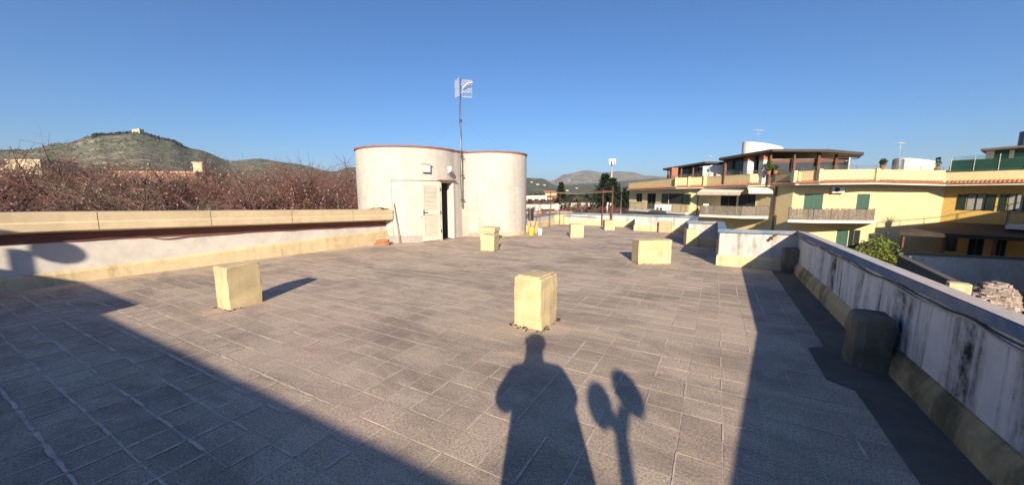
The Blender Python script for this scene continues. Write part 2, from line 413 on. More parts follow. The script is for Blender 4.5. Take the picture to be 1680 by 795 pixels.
def in_roof(x, y):
    if x > 1.16 or x < -10.52 + 0.13 * (y - 1.9) or y < -2.9: return False
    if 4.15 < y < 4.95 and x > 1.0: return False
    if y > 9.6 and x > 0.0: return False
    if y > 12.95 and x > -0.85: return False
    if y > 16.75 and x > -3.2: return False
    if y > 18.3: return False
    if y > 13 and x < -7.4: return False
    if (x + 10.3) ** 2 + (y - 10.5) ** 2 < 1.9 ** 2 or (x + 8.2) ** 2 + (y - 13.1) ** 2 < 1.48 ** 2: return False
    if x < -8.6 and y > 10: return False
    if x < -10.2 + 0.13 * (y - 1.9) and noise.noise(Vector((y * 0.9, 2.0, 0))) > -0.1: return False    # cement fillet along the left wall
    return True
TX, TY = 0.27, 0.25
def tile_verts(cx, cy, hx, hy, dz, rnd, jit=0.003):
    b = 0.004
    c = [(-1, -1), (1, -1), (1, 1), (-1, 1)]
    pts = [(cx + a * hx + rnd.uniform(-jit, jit), cy + d * hy + rnd.uniform(-jit, jit)) for a, d in c]
    top = [(p[0] - a * b, p[1] - d * b, dz + rnd.uniform(-0.0007, 0.0007)) for p, (a, d) in zip(pts, c)]
    mid = [(p[0], p[1], dz - 0.0025) for p in pts]
    bot = [(p[0], p[1], -0.006) for p in pts]
    vs = top + mid + bot
    fs = [(0, 1, 2, 3)] + [(4 + i, 4 + (i+1) % 4, (i+1) % 4, i) for i in range(4)] + [(8 + i, 8 + (i+1) % 4, 4 + (i+1) % 4, 4 + i) for i in range(4)]
    return vs, fs
cells = []
TR = random.Random(3)
for i in range(-30, 30):
    for j in range(-14, 80):
        x = -3.9 + TX * (i + 0.5); y = 0.45 + TY * (j + 0.5)
        if in_roof(x, y):
            a = x * CY + y * SY; f = -x * SY + y * CY
            vis = f > 1.2 and abs(a) / max(f, 0.1) < 1.36
            cells.append((not vis, a * a + f * f, x, y))
cells.sort()
def gap(x, y):
    g_ = 0.0028
    left = max(0, min(1, (-2.4 - x) / 2.2)) * max(0, min(1, (3.4 - y) / 1.4))
    nn = noise.fractal(Vector((x * 0.55, y * 0.55, 1.7)), 1, 2, 3)
    g_ += 0.0025 * left + 0.004 * max(0, nn + 0.12)
    return g_
variants = []
for k in range(14):
    me = bpy.data.meshes.new('tile'); vs, fs = tile_verts(0, 0, 0.5, 0.5, 0.0, TR, 0.0)
    # unit tile with slightly uneven corners, scaled per piece
    top = [(v[0] + TR.uniform(-0.012, 0.012), v[1] + TR.uniform(-0.012, 0.012), v[2]) for v in vs]
    me.from_pydata(top, [], fs); me.update(); me.materials.append(M['roof_tile']); variants.append(me)
rest = MB()
for k, (inv, d, x, y) in enumerate(cells):
    gp = gap(x, y); dz = 0.0008 + TR.uniform(-0.0012, 0.0012)
    if k < 300:
        o = bpy.data.objects.new('tile', variants[TR.randrange(14)]); COL.objects.link(o); o.parent = roof_o
        o.location = (x + TR.uniform(-.002, .002), y + TR.uniform(-.002, .002), dz)
        o.scale = (TX - gp * 2, TY - gp * 2 * (1.0 if x > -2.5 else 1.5), 1)
        o.rotation_euler = (0, 0, TR.uniform(-0.006, 0.006) + (PI if TR.random() < 0.5 else 0))
    else:
        vs, fs = tile_verts(x, y, TX / 2 - gp, TY / 2 - gp * (1.0 if x > -2.5 else 1.4), dz, TR)
        rest.add(vs, fs)
tag(rest.build('tile_field', 'roof_tile', roof_o), kind='stuff')
# old mortar smeared along some of the joints
def smears():
    rr = random.Random(21); m = MB()
    def prob(x, y, al):
        left = max(0, min(1, (-1.6 - x) / 2.2)) * max(0, min(1, (3.3 - y) / 1.6))
        n1 = noise.fractal(Vector((x * .5 + 7, y * .5, 2 + 5 * al)), 1, 2, 3)
        n2 = noise.noise(Vector((x * (.6 if al else 2.1), y * (2.1 if al else .6), 9 + 4 * al)))
        return left, (.0 if al else .06) + (.75 if al else .9) * left + (.8 if al else 1.1) * max(0, n1 + .02) + .4 * n2
    for i in range(-30, 24):
        for j in range(-6, 70):
            for al in (1, 0):
                x = -3.9 + TX * i; y = .45 + TY * j; xm = x + (TX / 2 if al else 0); ym = y + (0 if al else TY / 2)
                a = xm * CY + ym * SY; f = -xm * SY + ym * CY
                if f < 1.2 or abs(a) > 1.5 * f or f > 15: continue
                left, p = prob(xm, ym, al)
                if rr.random() > p: continue
                if not (in_roof(xm - .1, ym - .1) and in_roof(xm + .1, ym + .1)): continue
                L_ = (TX if al else TY) * rr.uniform(.8, 1.12); w0 = rr.uniform(.0045, .0095) * (1 + (1.1 if al else .6) * left * rr.uniform(.2, 1))
                n = 7; vs = []; o0 = rr.uniform(-.003, .003)
                for q in range(n + 1):
                    u = (q / n - .5) * L_; tp = min(1, 5 * q / n + .45, 5 * (1 - q / n) + .45)
                    wa = w0 * tp * rr.uniform(.6, 1.25); wb = w0 * tp * rr.uniform(.6, 1.25); z = .0040 + .0008 * rr.random()
                    c_ = (xm + u, ym + o0) if al else (xm + o0, ym + u)
                    vs += [(c_[0], c_[1] - wa, z), (c_[0], c_[1] + wb, z)] if al else [(c_[0] + wa, c_[1], z), (c_[0] - wb, c_[1], z)]
                m.add(vs, [(2*q, 2*q+2, 2*q+3, 2*q+1) for q in range(n)])
    tag(m.build('mortar_smear', 'mortar_light', roof_o), kind='stuff')
smears()
# worn gutter strip beside the right parapet, dirt along the foot of the short walls
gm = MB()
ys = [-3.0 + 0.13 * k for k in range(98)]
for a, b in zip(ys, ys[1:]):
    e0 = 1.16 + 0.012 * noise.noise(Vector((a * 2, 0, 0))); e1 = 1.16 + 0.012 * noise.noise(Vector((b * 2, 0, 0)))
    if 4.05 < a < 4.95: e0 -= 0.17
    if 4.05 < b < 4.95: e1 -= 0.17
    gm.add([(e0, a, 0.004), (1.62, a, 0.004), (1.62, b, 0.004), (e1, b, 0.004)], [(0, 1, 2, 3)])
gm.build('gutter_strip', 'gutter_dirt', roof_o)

# ------------------------------------------------------------------ right and far parapet (stepped in plan)
pp = thing('parapet_wall', 'stained white parapet with blue coping stepping along the right and far roof edge', 'parapet wall', (1.6, 0, 0))
sweep(PATH[:4], [(0.0, -4.3, 0), (0.0, -0.06, 1), (0.11, -0.06, 1), (0.11, -4.3, 0)], HT[:4]).build('wall', 'parapet_stained', pp)
sweep([(1.713, 9.75)] + PATH[4:], [(0.0, -4.3, 0), (0.0, -0.06, 1), (0.11, -0.06, 1), (0.11, -4.3, 0)], HT[3:]).build('wall', 'parapet_white', pp)
sweep([(1.6, -3.2), (1.6, 9.73)], [(-0.075, -0.02, 0), (-0.06, 0.14, 0), (-0.012, 0.235, 0), (0.02, 0.24, 0), (0.02, -0.02, 0)]).build('skirting', 'skirt_mossy', pp)
sweep([(1.602, 9.75)] + PATH[4:], [(-0.035, -0.02, 0), (-0.035, 0.22, 0), (-0.003, 0.265, 0), (0.02, 0.265, 0), (0.02, -0.02, 0)], HT[3:]).build('skirting', 'yellow_skirt', pp)
sweep(PATH, [(-0.05, -0.085, 1), (-0.05, 0.0, 1), (0.15, -0.025, 1), (0.15, -0.085, 1)], HT).build('coping', 'coping_blue', pp, bevel=0.012)
sweep(PATH[:4], [(-0.044, 0.0016, 1), (-0.044, 0.0046, 1), (0.146, -0.0195, 1), (0.146, -0.0225, 1)], HT[:4]).build('coping_top', 'coping_worn', pp)
# cables clipped below the coping of the near right parapet
def cable(name, pts, r, m, parent=None, label=None, cat=None):
    P = [Vector(p) for p in pts]; out = []
    for i in range(len(P) - 1):
        p0 = P[max(i-1, 0)]; p1 = P[i]; p2 = P[i+1]; p3 = P[min(i+2, len(P)-1)]
        for k in range(6):
            u = k / 6
            out.append(0.5 * ((2 * p1) + (-p0 + p2) * u + (2*p0 - 5*p1 + 4*p2 - p3) * u*u + (-p0 + 3*p1 - 3*p2 + p3) * u**3))
    out.append(P[-1])
    o = MB().tube(out, r, 6).build(name, m, parent, smooth=True)
    if label: tag(o, label, cat)
    return o
cp = [(1.575, 9.55, 0.73)]
for k in range(34):
    y = 9.4 - k * 0.25; h = 0.88 + (0.955 - 0.88) * (9.75 - y) / 6.65 if y > 3.1 else 0.955 + (3.1 - y) * 0.096
    cp.append((1.583 + 0.008 * R.random(), y, h - 0.125 - 0.03 * abs(math.sin(k * 0.55)) + R.uniform(-0.01, 0.01)))
cable('cable', cp, 0.009, 'cable_white', None, 'pale cable sagging under the coping of the near right parapet', 'cable')
cable('cable', [(p[0] + 0.004, p[1], p[2] + 0.024 + 0.012 * math.sin(i)) for i, p in enumerate(cp)], 0.006, 'cable_black', None, 'thin black cable clipped just under the near right coping', 'cable')
dp = thing('rain_spout', 'small rusty spout bent over the short white wall near the corner', 'spout', (1.2, 9.7, 0.8))
MB().tube([(1.30, 9.80, 0.83), (1.22, 9.68, 0.80), (1.14, 9.67, 0.74), (1.11, 9.66, 0.69)], 0.022, 8).build('pipe', 'rust', dp, smooth=True)
MB().tube([(1.112, 9.66, 0.70), (1.108, 9.658, 0.672)], 0.03, 8).build('mouth', 'metal_dark', dp, smooth=True)

# ------------------------------------------------------------------ left parapet with projecting beam
lp = thing('parapet_beam', 'long low white parapet under a projecting cream beam along the left roof edge', 'parapet wall', (-10.6, 0, 0))
LY = [(-9.70, 8.86), (-10.62, 1.9), (-11.0, -3.2)]          # travelling south: right of travel is outside
LT = [1.12, 1.335, 1.45]
sweep(LY, [(0, -4.3, 0), (0, -0.10, 1), (0.3, -0.10, 1), (0.3, -4.3, 0)], LT).build('wall', 'white_wall', lp)
LB = [(-9.708, 8.80), (-10.62, 1.9), (-11.0, -3.2)]
beam = sweep(LB, [(-0.30, -0.33, 1), (-0.315, -0.185, 1), (-0.30, -0.17, 1), (-0.33, 0.0, 1), (0.38, 0.0, 1), (0.38, -0.2, 1), (-0.12, -0.37, 1)], LT)
beam.build('beam', 'yellow_beam', lp, bevel=0.006)
sweep(LB, [(-0.012, -0.56, 1), (-0.012, -0.33, 1), (0.01, -0.33, 1), (0.01, -0.56, 1)], LT).build('painted_band', 'maroon', lp)
sweep([(-9.70, 8.85), (-10.22, 4.8), (-10.54, 2.5), (-11.0, -3.2)], [(-0.05, -0.02, 0), (-0.05, -0.05, 1), (-0.004, 0, 1), (0.02, 0, 1), (0.02, -0.02, 0)], [0.44, 0.34, 0.25, 0.2]).build('skirting', 'yellow_skirt', lp)
# cement fillet (thin joints cut across the beam)
LD = Vector((-10.62 + 9.708, 1.9 - 8.80, 0)).normalized(); LN = Vector((-LD.y, LD.x, 0))   # along the beam, and into the roof
def lpt(y, o, z): 
    u = (y - 8.80) / LD.y; return Vector((-9.708, 8.80, 0)) + LD * u - LN * o * -1 * -1 + Vector((0, 0, 1.12 + 0.215 * (8.80 - y) / 6.9 + z))
for y in (7.4, 5.7, 4.0, 2.3):
    jm = MB(); pr_ = [(-0.30, -0.33), (-0.315, -0.185), (-0.30, -0.17), (-0.33, 0.0)]
    for (o0, z0), (o1, z1) in zip(pr_, pr_[1:]):
        jm.add([lpt(y - .005, o0 - .0015, z0), lpt(y + .005, o0 - .0015, z0), lpt(y + .005, o1 - .0015, z1), lpt(y - .005, o1 - .0015, z1)], [(0, 1, 2, 3)])
    jm.build('beam_joint', 'concrete_dark', lp)
cpts = []
for k in range(20):
    y = 8.7 - k * 0.42
    cpts.append(lpt(y, -0.03, -0.50 - 0.05 * math.sin(k * 1.1) ** 2 - (0.05 if 10 < k < 14 else 0)))
cable('cable', cpts, 0.011, 'maroon', None, 'reddish cable strung along the left parapet below its cream beam', 'cable')

# ------------------------------------------------------------------ chimney blocks standing on the roof
def rough_block(w, d, h, seed, cap=0.0, capo=0.0, cut=0.012):
    rr = random.Random(seed); m = MB()
    def ring(hw, hd, z, j=0.009):
        c = cut
        base = [(-hw + c, -hd), (hw - c, -hd), (hw, -hd + c), (hw, hd - c), (hw - c, hd), (-hw + c, hd), (-hw, hd - c), (-hw, -hd + c)]
        return [(x + rr.uniform(-j, j), y + rr.uniform(-j, j), z + rr.uniform(-j, j)) for x, y in base]
    zs = [-0.01, h * 0.25, h * 0.5, h * 0.75, h - 0.015]
    rings = [ring(w / 2, d / 2, z) for z in zs] + [ring(w / 2 - 0.014, d / 2 - 0.014, h)]
    if cap:
        rings = rings[:4] + [ring(w / 2, d / 2, h - cap, .003), ring(w / 2 + capo, d / 2 + capo, h - cap + 0.004, .003), ring(w / 2 + capo, d / 2 + capo, h - 0.02, .004), ring(w / 2 + capo - 0.02, d / 2 + capo - 0.02, h, .004)]
    vs = [v for r_ in rings for v in r_]; fs = []
    for i in range(len(rings) - 1):
        for k in range(8): fs.append((i*8+k, i*8+(k+1) % 8, (i+1)*8+(k+1) % 8, (i+1)*8+k))
    fs.append(tuple(range((len(rings)-1)*8, len(rings)*8)))
    return m.add(vs, fs)
def debris(w, d, seed, dens=60, spread=0.05):
    rr = random.Random(seed); m = MB()
    for k in range(dens):
        s_ = rr.randrange(4); u = rr.uniform(-0.5, 0.5); e = abs(rr.gauss(0, spread))
        x, y = ((u * (w + .1), -d / 2 - e), (w / 2 + e, u * (d + .1)), (u * (w + .1), d / 2 + e), (-w / 2 - e, u * (d + .1)))[s_]
        r_ = rr.uniform(0.006, 0.022)
        m.lathe((x, y, 0.0), [(r_, 0), (r_ * 0.8, r_ * 0.4), (r_ * 0.3, r_ * 0.6)], 5)
    return m
BL = [
 # x, y (centre), w, d, h, rot, mat, cap, label
 (-6.24, 2.72, 0.20*1.6, 0.47, 0.63, 3, 'block_yellow', 0, 'yellow plastered chimney block nearest the left parapet, casting a long shadow'),
 (-1.98, 4.22, 0.385, 0.47, 0.64, -3, 'block_yellow', 0, 'yellow chimney block in the middle of the roof, at the head of the photographer shadow'),
 (-5.80, 9.10, 0.42, 0.42, 0.46, 12, 'block_yellow', 0, 'short cream chimney block in front of another with a wider cap'),
 (-6.92, 10.85, 0.54, 0.42, 0.49, 8, 'block_yellow', 0.16, 'wide capped cream chimney block by the curved white tower'),
 (-1.30, 9.36, 0.82, 0.40, 0.57, 34, 'block_yellow', 0, 'broad low yellow block, widest of all, left of the stepped parapet'),
 (-4.58, 13.32, 0.50, 0.40, 0.50, 30, 'block_yellow', 0, 'cream chimney block with a crack down its middle, in front of the far wall'),
 (-4.22, 16.75, 0.46, 0.40, 0.44, 28, 'block_yellow', 0, 'farthest cream chimney block, near the rusty clothesline post'),
 (-0.62, 12.98, 0.36, 0.30, 0.54, 20, 'block_yellow', 0, 'narrow yellow block in the notch of the stepped parapet'),
 (-1.82, 16.78, 0.50, 0.22, 0.47, 0, 'block_pink', 0, 'pinkish bare plaster block built against the far parapet'),
 (-7.30, 18.38, 0.55, 0.30, 0.50, 0, 'block_yellow', 0, 'cream block in the far left corner of the parapet'),
]
for i, (x, y, w, d, h, a, m, cap, lab) in enumerate(BL):
    t = thing('chimney_block', lab, 'chimney block', (x, y, 0), 'plastered chimney blocks on the flat roof')
    t.rotation_euler = (0, 0, math.radians(a))
    b = rough_block(w, d, h, 20 + i, cap, 0.035 if cap else 0).build('body', m, t); b.location = (0, 0, 0)
    e = debris(w, d, 50 + i, 90 if i == 1 else 36, 0.04 if i == 1 else 0.02).build('moss_edge', 'moss', t); e.location = (0, 0, 0); tag(e, kind='stuff')
    if i == 1:
        p = MB().prism([(-0.16, -0.2), (0.15, -0.21), (0.165, 0.19), (-0.14, 0.2)], h - 0.004, h + 0.022).build('top_slab', m, t, bevel=0.008); p.location = (0, 0, 0)
# rounded mossy stub against the right parapet, and the squarer one in its corner
st = thing('drain_stub', 'mossy rounded concrete stub against the near right parapet', 'concrete stub', (1.40, 4.70, 0))
prof = [(1.25, 4.66), (1.28, 4.60), (1.34, 4.565), (1.47, 4.56), (1.545, 4.57), (1.555, 4.90), (1.38, 4.90), (1.29, 4.87), (1.25, 4.80)]
sm = MB(); c0 = (1.42, 4.72)
rings = []
for z, k in ((0, 1.03), (0.12, 1.0), (0.3, 0.985), (0.46, 0.99), (0.505, 0.97), (0.525, 0.88)):
    rings.append([(min(1.6, c0[0] + (px - c0[0]) * k + R.uniform(-.009, .009)), c0[1] + (py - c0[1]) * k + R.uniform(-.009, .009), z) for px, py in prof])
vs = [v for r_ in rings for v in r_]; n_ = len(prof)
fs = [(i*n_+k, i*n_+(k+1) % n_, (i+1)*n_+(k+1) % n_, (i+1)*n_+k) for i in range(5) for k in range(n_)] + [tuple(range(5*n_, 6*n_))]
sm.add(vs, fs).build('body', 'stub_mossy', st, smooth=False, bevel=0.01)
st = thing('drain_stub', 'square stained stub in the corner where right parapet meets the short wall', 'concrete stub', (1.47, 9.60, 0))
q = rough_block(0.26, 0.24, 0.52, 91).build('body', 'stub_mossy', st); q.location = (0, 0.02, 0)

# ------------------------------------------------------------------ stair tower: two round white lobes
tw = thing('stair_tower', 'white curved stair tower with two round lobes and open louvred door', 'stair tower', (-9.2, 11.2, 0))
A, Bc = (-10.3, 10.5), (-8.2, 13.1); ra, rb = 1.87, 1.42
outline = []
for k in range(46):                                         # left lobe, from behind round the front to the door side
    th = math.radians(150 + (372 - 150) * k / 45)
    outline.append((A[0] + ra * math.cos(th), A[1] + ra * math.sin(th)))
CUSP = (-8.50, 11.38)
outline.append((-8.475, 11.12)); outline.append(CUSP)
for k in range(40):
    th = math.radians(262 + (450 - 262) * k / 39)
    outline.append((Bc[0] + rb * math.cos(th), Bc[1] + rb * math.sin(th)))
outline += [(-9.2, 14.4), (-11.6, 12.4)]
def top_z(x, y): return 3.17
# doorway position along the outline of the left lobe
def lobe(deg, r=ra): return Vector((A[0] + r * math.cos(math.radians(deg)), A[1] + r * math.sin(math.radians(deg)), 0))
D0, D1 = 346.0, 371.0                                       # doorway between these bearings (hinge side first)
DOOR_H = 2.08
# wall shell: quads per outline step, leaving the doorway open
tm = MB(); no = len(outline)
def ang(p): 
    a = math.degrees(math.atan2(p[1] - A[1], p[0] - A[0])) % 360
    return a + 360 if a < 100 else a
pts = outline[:]
# insert exact jamb points
ins = [(lobe(D0).x, lobe(D0).y), (lobe(D1).x, lobe(D1).y)]
front = [p for p in outline[:46]]
front = [p for p in front if not (D0 - 1 < ang(p) < D0 + 1 or D1 - 1 < ang(p) < D1 + 1)] + ins
front.sort(key=ang)
full = front + outline[46:]
no = len(full)
def is_door(p, q): return D0 - 0.2 <= ang(p) <= D1 + 0.2 and D0 - 0.2 <= ang(q) <= D1 + 0.2 and p in front and q in front
for i in range(no):
    p, q = full[i], full[(i+1) % no]
    z0 = DOOR_H if is_door(p, q) else -0.02
    tm.add([(p[0], p[1], z0), (q[0], q[1], z0), (q[0], q[1], 3.17), (p[0], p[1], 3.17)], [(0, 1, 2, 3)])
tm.add([(p[0], p[1], 3.12) for p in full], [tuple(range(no))])
# reveal of the doorway
for deg in (D0, D1):
    a, b = lobe(deg), lobe(deg, ra - 0.28)
    tm.add([(a.x, a.y, 0), (b.x, b.y, 0), (b.x, b.y, DOOR_H), (a.x, a.y, DOOR_H)], [(0, 1, 2, 3), (3, 2, 1, 0)][:1])
a0_, a1_, b0_, b1_ = lobe(D0), lobe(D1), lobe(D0, ra - .28), lobe(D1, ra - .28)
tm.add([(a0_.x, a0_.y, DOOR_H), (a1_.x, a1_.y, DOOR_H), (b1_.x, b1_.y, DOOR_H), (b0_.x, b0_.y, DOOR_H)], [(0, 1, 2, 3)])
tm.build('wall', 'tower_white', tw)
# brick rim on top
rim = MB(); n_ = len(full); cx_, cy_ = -9.4, 11.6
def offs(p, i, o):
    a = Vector(full[i-1]); b = Vector(full[(i+1) % no]); d = (b - a).normalized(); return (p[0] + d.y * o, p[1] - d.x * o)
outr = [offs(p, i, 0.035) for i, p in enumerate(full)]; inr = [offs(p, i, -0.12) for i, p in enumerate(full)]
for i in range(no):
    j = (i + 1) % no; zt = 3.225 + 0.006 * math.sin(i * 1.7); zu = 3.225 + 0.006 * math.sin(j * 1.7)
    rim.add([(*outr[i], 3.172), (*outr[j], 3.172), (*outr[j], zu), (*outr[i], zt), (*inr[i], zt), (*inr[j], zu), (*inr[i], 3.172), (*inr[j], 3.172)],
            [(0, 1, 2, 3), (3, 2, 5, 4), (4, 5, 7, 6), (0, 6, 7, 1)])
rim.build('rim', 'brick_rim', tw)
# inside: dark stairwell floor and back wall
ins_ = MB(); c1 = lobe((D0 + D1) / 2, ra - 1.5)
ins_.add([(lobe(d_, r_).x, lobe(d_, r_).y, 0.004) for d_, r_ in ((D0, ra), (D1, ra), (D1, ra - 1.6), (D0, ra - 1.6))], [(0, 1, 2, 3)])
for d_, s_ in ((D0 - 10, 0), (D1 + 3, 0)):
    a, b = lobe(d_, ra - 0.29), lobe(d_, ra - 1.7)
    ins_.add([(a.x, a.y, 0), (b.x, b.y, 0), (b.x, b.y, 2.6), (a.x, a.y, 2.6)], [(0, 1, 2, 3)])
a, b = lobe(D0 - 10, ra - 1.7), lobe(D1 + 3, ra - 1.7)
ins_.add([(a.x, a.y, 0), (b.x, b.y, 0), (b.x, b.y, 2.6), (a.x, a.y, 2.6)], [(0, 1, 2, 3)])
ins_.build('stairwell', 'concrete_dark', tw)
# door frame
fr = thing_frame = MB()
for deg, w_ in ((D0 + 1.3, 0.045), (D1 - 1.5, 0.05)):
    p = lobe(deg, ra - 0.06); ux = Vector((math.cos(math.radians(deg)), math.sin(math.radians(deg)), 0)); uy = Vector((-ux.y, ux.x, 0))
    fr.obox(p, ux, uy, 0.085, w_, 0.005, DOOR_H - 0.05)
a, b = lobe(D0 + 0.2, ra - 0.06), lobe(D1 - 0.2, ra - 0.06); mid = (a + b) / 2; uy = (b - a).normalized(); ux = Vector((uy.y, -uy.x, 0))
fr.obox(mid, ux, uy, 0.085, (b - a).length / 2, DOOR_H - 0.05, DOOR_H - 0.002)
frame = fr.build('door_frame', 'door_paint', tw)
a, b = lobe(D0 - 1, ra + 0.05), lobe(D1 + 1, ra + 0.05); mid = (a + b) / 2
MB().obox(mid, ux, uy, 0.06, (b - a).length / 2 + 0.02, DOOR_H + 0.015, DOOR_H + 0.045).build('lintel_drip', 'brick_rim', tw)
# open door leaf, hinged at D0 and swung back towards the wall
hinge = lobe(D0, ra + 0.03)
tang = Vector((-math.sin(math.radians(D0)), math.cos(math.radians(D0)), 0)); rad = Vector((math.cos(math.radians(D0)), math.sin(math.radians(D0)), 0))
ld = (-tang * 0.995 - rad * 0.06); ld = Vector((ld.x, ld.y, 0)).normalized()     # direction from hinge to free edge
ln = Vector((ld.y, -ld.x, 0))
if ln.dot(-hinge) < 0: ln = -ln
LW = 0.70
leaf = MB()
def lbox(m, u0, u1, z0, z1, d0, d1):
    o = hinge + ld * (u0 + u1) / 2 + ln * (d0 + d1) / 2
    m.obox(o, ld, ln, (u1 - u0) / 2, abs(d1 - d0) / 2, z0, z1)
for u0, u1, z0, z1 in ((0, .085, .03, 2.02), (LW - .085, LW, .03, 2.02), (.085, LW - .085, .03, .16), (.085, LW - .085, .93, 1.06), (.085, LW - .085, 1.90, 2.02)):
    lbox(leaf, u0, u1, z0, z1, -0.02, 0.02)
door = leaf.build('door', 'door_paint', tw, bevel=0.003)
lv = MB()
for z0, z1 in ((.16, .93), (1.06, 1.90)):
    k = int((z1 - z0) / 0.042)
    for s_ in range(k):
        z = z0 + (s_ + 0.5) * (z1 - z0) / k
        o0 = hinge + ld * 0.085 + ln * -0.012; o1 = hinge + ld * (LW - 0.085) + ln * -0.012
        lv.add([o0 + Vector((0, 0, z + .018)), o1 + Vector((0, 0, z + .018)), o1 + ln * 0.026 + Vector((0, 0, z - .016)), o0 + ln * 0.026 + Vector((0, 0, z - .016)),
                o0 + Vector((0, 0, z + .012)), o1 + Vector((0, 0, z + .012)), o1 + ln * 0.026 + Vector((0, 0, z - .022)), o0 + ln * 0.026 + Vector((0, 0, z - .022))],
               [(0, 1, 2, 3), (7, 6, 5, 4), (3, 2, 6, 7), (1, 0, 4, 5)])
lo = lv.build('louvre', 'door_paint', door); lo.location = (0, 0, 0)
def rel(o): o.location = (0, 0, 0); return o
hd = MB(); pz = hinge + ld * (LW - 0.05) + ln * 0.03
hd.tube([pz + Vector((0, 0, 1.02)), pz + ln * 0.035 + Vector((0, 0, 1.02)), pz + ln * 0.04 - ld * 0.12 + Vector((0, 0, 1.015))], 0.011, 8)
hd.obox(pz - ln * 0.006, ld, ln, 0.018, 0.004, 0.92, 1.10)
rel(hd.build('handle', 'metal_dark', door))
for z in (0.3, 0.95, 1.75):
    p = hinge + ln * 0.03 - ld * 0.01
    rel(MB().tube([p + Vector((0, 0, z)), p + Vector((0, 0, z + 0.1))], 0.013, 8).build('hinge', 'metal_dark', door))
# door catch on the wall
p = lobe(325.0, ra + 0.02); MB().tube([p + Vector((0, 0, 0.86)), lobe(325.0, ra + 0.1) + Vector((0, 0, 0.86)), lobe(326.5, ra + 0.1) + Vector((0, 0, 0.86))], 0.012, 6).build('door_catch', 'metal_dark', tw)
# blocked-up opening to the left of the door: a slightly sunken smooth panel edge
pe = MB()
def wall_strip(d0, d1, z0, z1, r0, r1, m, steps=10):
    for k in range(steps):
        u, w_ = d0 + (d1 - d0) * k / steps, d0 + (d1 - d0) * (k + 1) / steps
        a, b, c_, e_ = lobe(u, r1), lobe(w_, r1), lobe(u, r0), lobe(w_, r0)
        m.prism([(c_.x, c_.y), (a.x, a.y), (b.x, b.y), (e_.x, e_.y)], z0, z1)
pm_ = MB(); wall_strip(296.5, 327.0, 0.19, 2.07, ra - 0.03, ra + 0.018, pm_, 14); pm_.build('blocked_panel', 'tower_white', tw)
g1 = MB(); wall_strip(295.9, 296.45, 0.19, 2.095, ra - 0.02, ra + 0.006, g1, 1); wall_strip(296.5, 346, 2.075, 2.095, ra - 0.02, ra + 0.006, g1, 16)
g1.build('panel_joint', 'concrete_dark', tw)
gs = MB()
for k in range(26):
    u, w_ = 283 + 50 * k / 26, 283 + 50 * (k + 1) / 26
    h0 = 0.23 + 0.05 * noise.noise(Vector((k * .6, 0, 4)))
    wall_strip(u, w_, -0.01, h0, ra - 0.02, ra + 0.03, gs, 1)
gs.build('grey_footing', 'grey_render', tw)
# lower yellowish band and grey footing on the right lobe
yb = MB()
def lobe2(deg, r): return Vector((Bc[0] + r * math.cos(math.radians(deg)), Bc[1] + r * math.sin(math.radians(deg)), 0))
for k in range(30):
    u, w_ = 264 + 106 * k / 30, 264 + 106 * (k + 1) / 30
    h0 = 0.15 + 0.02 * noise.noise(Vector((k * .5, 9, 4))) + (0.06 if k < 8 else 0)
    a, b, c_, e_ = lobe2(u, rb + .022), lobe2(w_, rb + .022), lobe2(u, rb - .02), lobe2(w_, rb - .02)
    yb.prism([(c_.x, c_.y), (a.x, a.y), (b.x, b.y), (e_.x, e_.y)], -0.01, h0)
yb.build('footing', 'footing_cream', tw)
gf = MB()
for k in range(10):
    u, w_ = 258 + 34 * k / 10, 258 + 34 * (k + 1) / 10
    h0 = 0.13 + 0.03 * math.sin(k * 1.9)
    a, b, c_, e_ = lobe2(u, rb + .05), lobe2(w_, rb + .05), lobe2(u, rb - .02), lobe2(w_, rb - .02)
    gf.prism([(c_.x, c_.y), (a.x, a.y), (b.x, b.y), (e_.x, e_.y)], -0.01, h0)
gf.build('grey_footing', 'grey_render', tw)
# wall lamps above the door
bl = thing('box_lamp', 'square cream box light on the tower wall above the blocked panel', 'wall light', tuple(lobe(331, ra)))
p = lobe(331, ra); ux = Vector((math.cos(math.radians(331)), math.sin(math.radians(331)), 0)); uy = Vector((-ux.y, ux.x, 0))
MB().obox(p + ux * 0.06, ux, uy, 0.075, 0.13, 2.36, 2.62).build('housing', 'door_paint', bl, bevel=0.01)
MB().obox(p + ux * 0.138, ux, uy, 0.008, 0.10, 2.39, 2.56).build('diffuser', 'pvc_white', bl)
MB().obox(p + ux * 0.075, ux, uy, 0.10, 0.145, 2.622, 2.645).build('hood', 'yellow_beam', bl)
gl = thing('globe_lamp', 'small white globe lamp on the tower wall above the open door', 'wall light', tuple(lobe(358, ra)))
p = lobe(357, ra); ux = Vector((math.cos(math.radians(357)), math.sin(math.radians(357)), 0))
MB().tube([p + Vector((0, 0, 2.40)), p + ux * 0.10 + Vector((0, 0, 2.36)), p + ux * 0.17 + Vector((0, 0, 2.42))], 0.018, 8).build('bracket', 'antenna_metal', gl)
MB().lathe(tuple(p + ux * 0.17 + Vector((0, 0, 2.42))), [(0.03, 0), (0.07, 0.03), (0.09, 0.08), (0.085, 0.13), (0.05, 0.17), (0.01, 0.18)], 16).build('globe', 'lamp_globe', gl, smooth=True)
MB().lathe(tuple(p + ux * 0.17 + Vector((0, 0, 2.40))), [(0.05, 0), (0.06, 0.03)], 12).build('collar', 'pvc_white', gl)

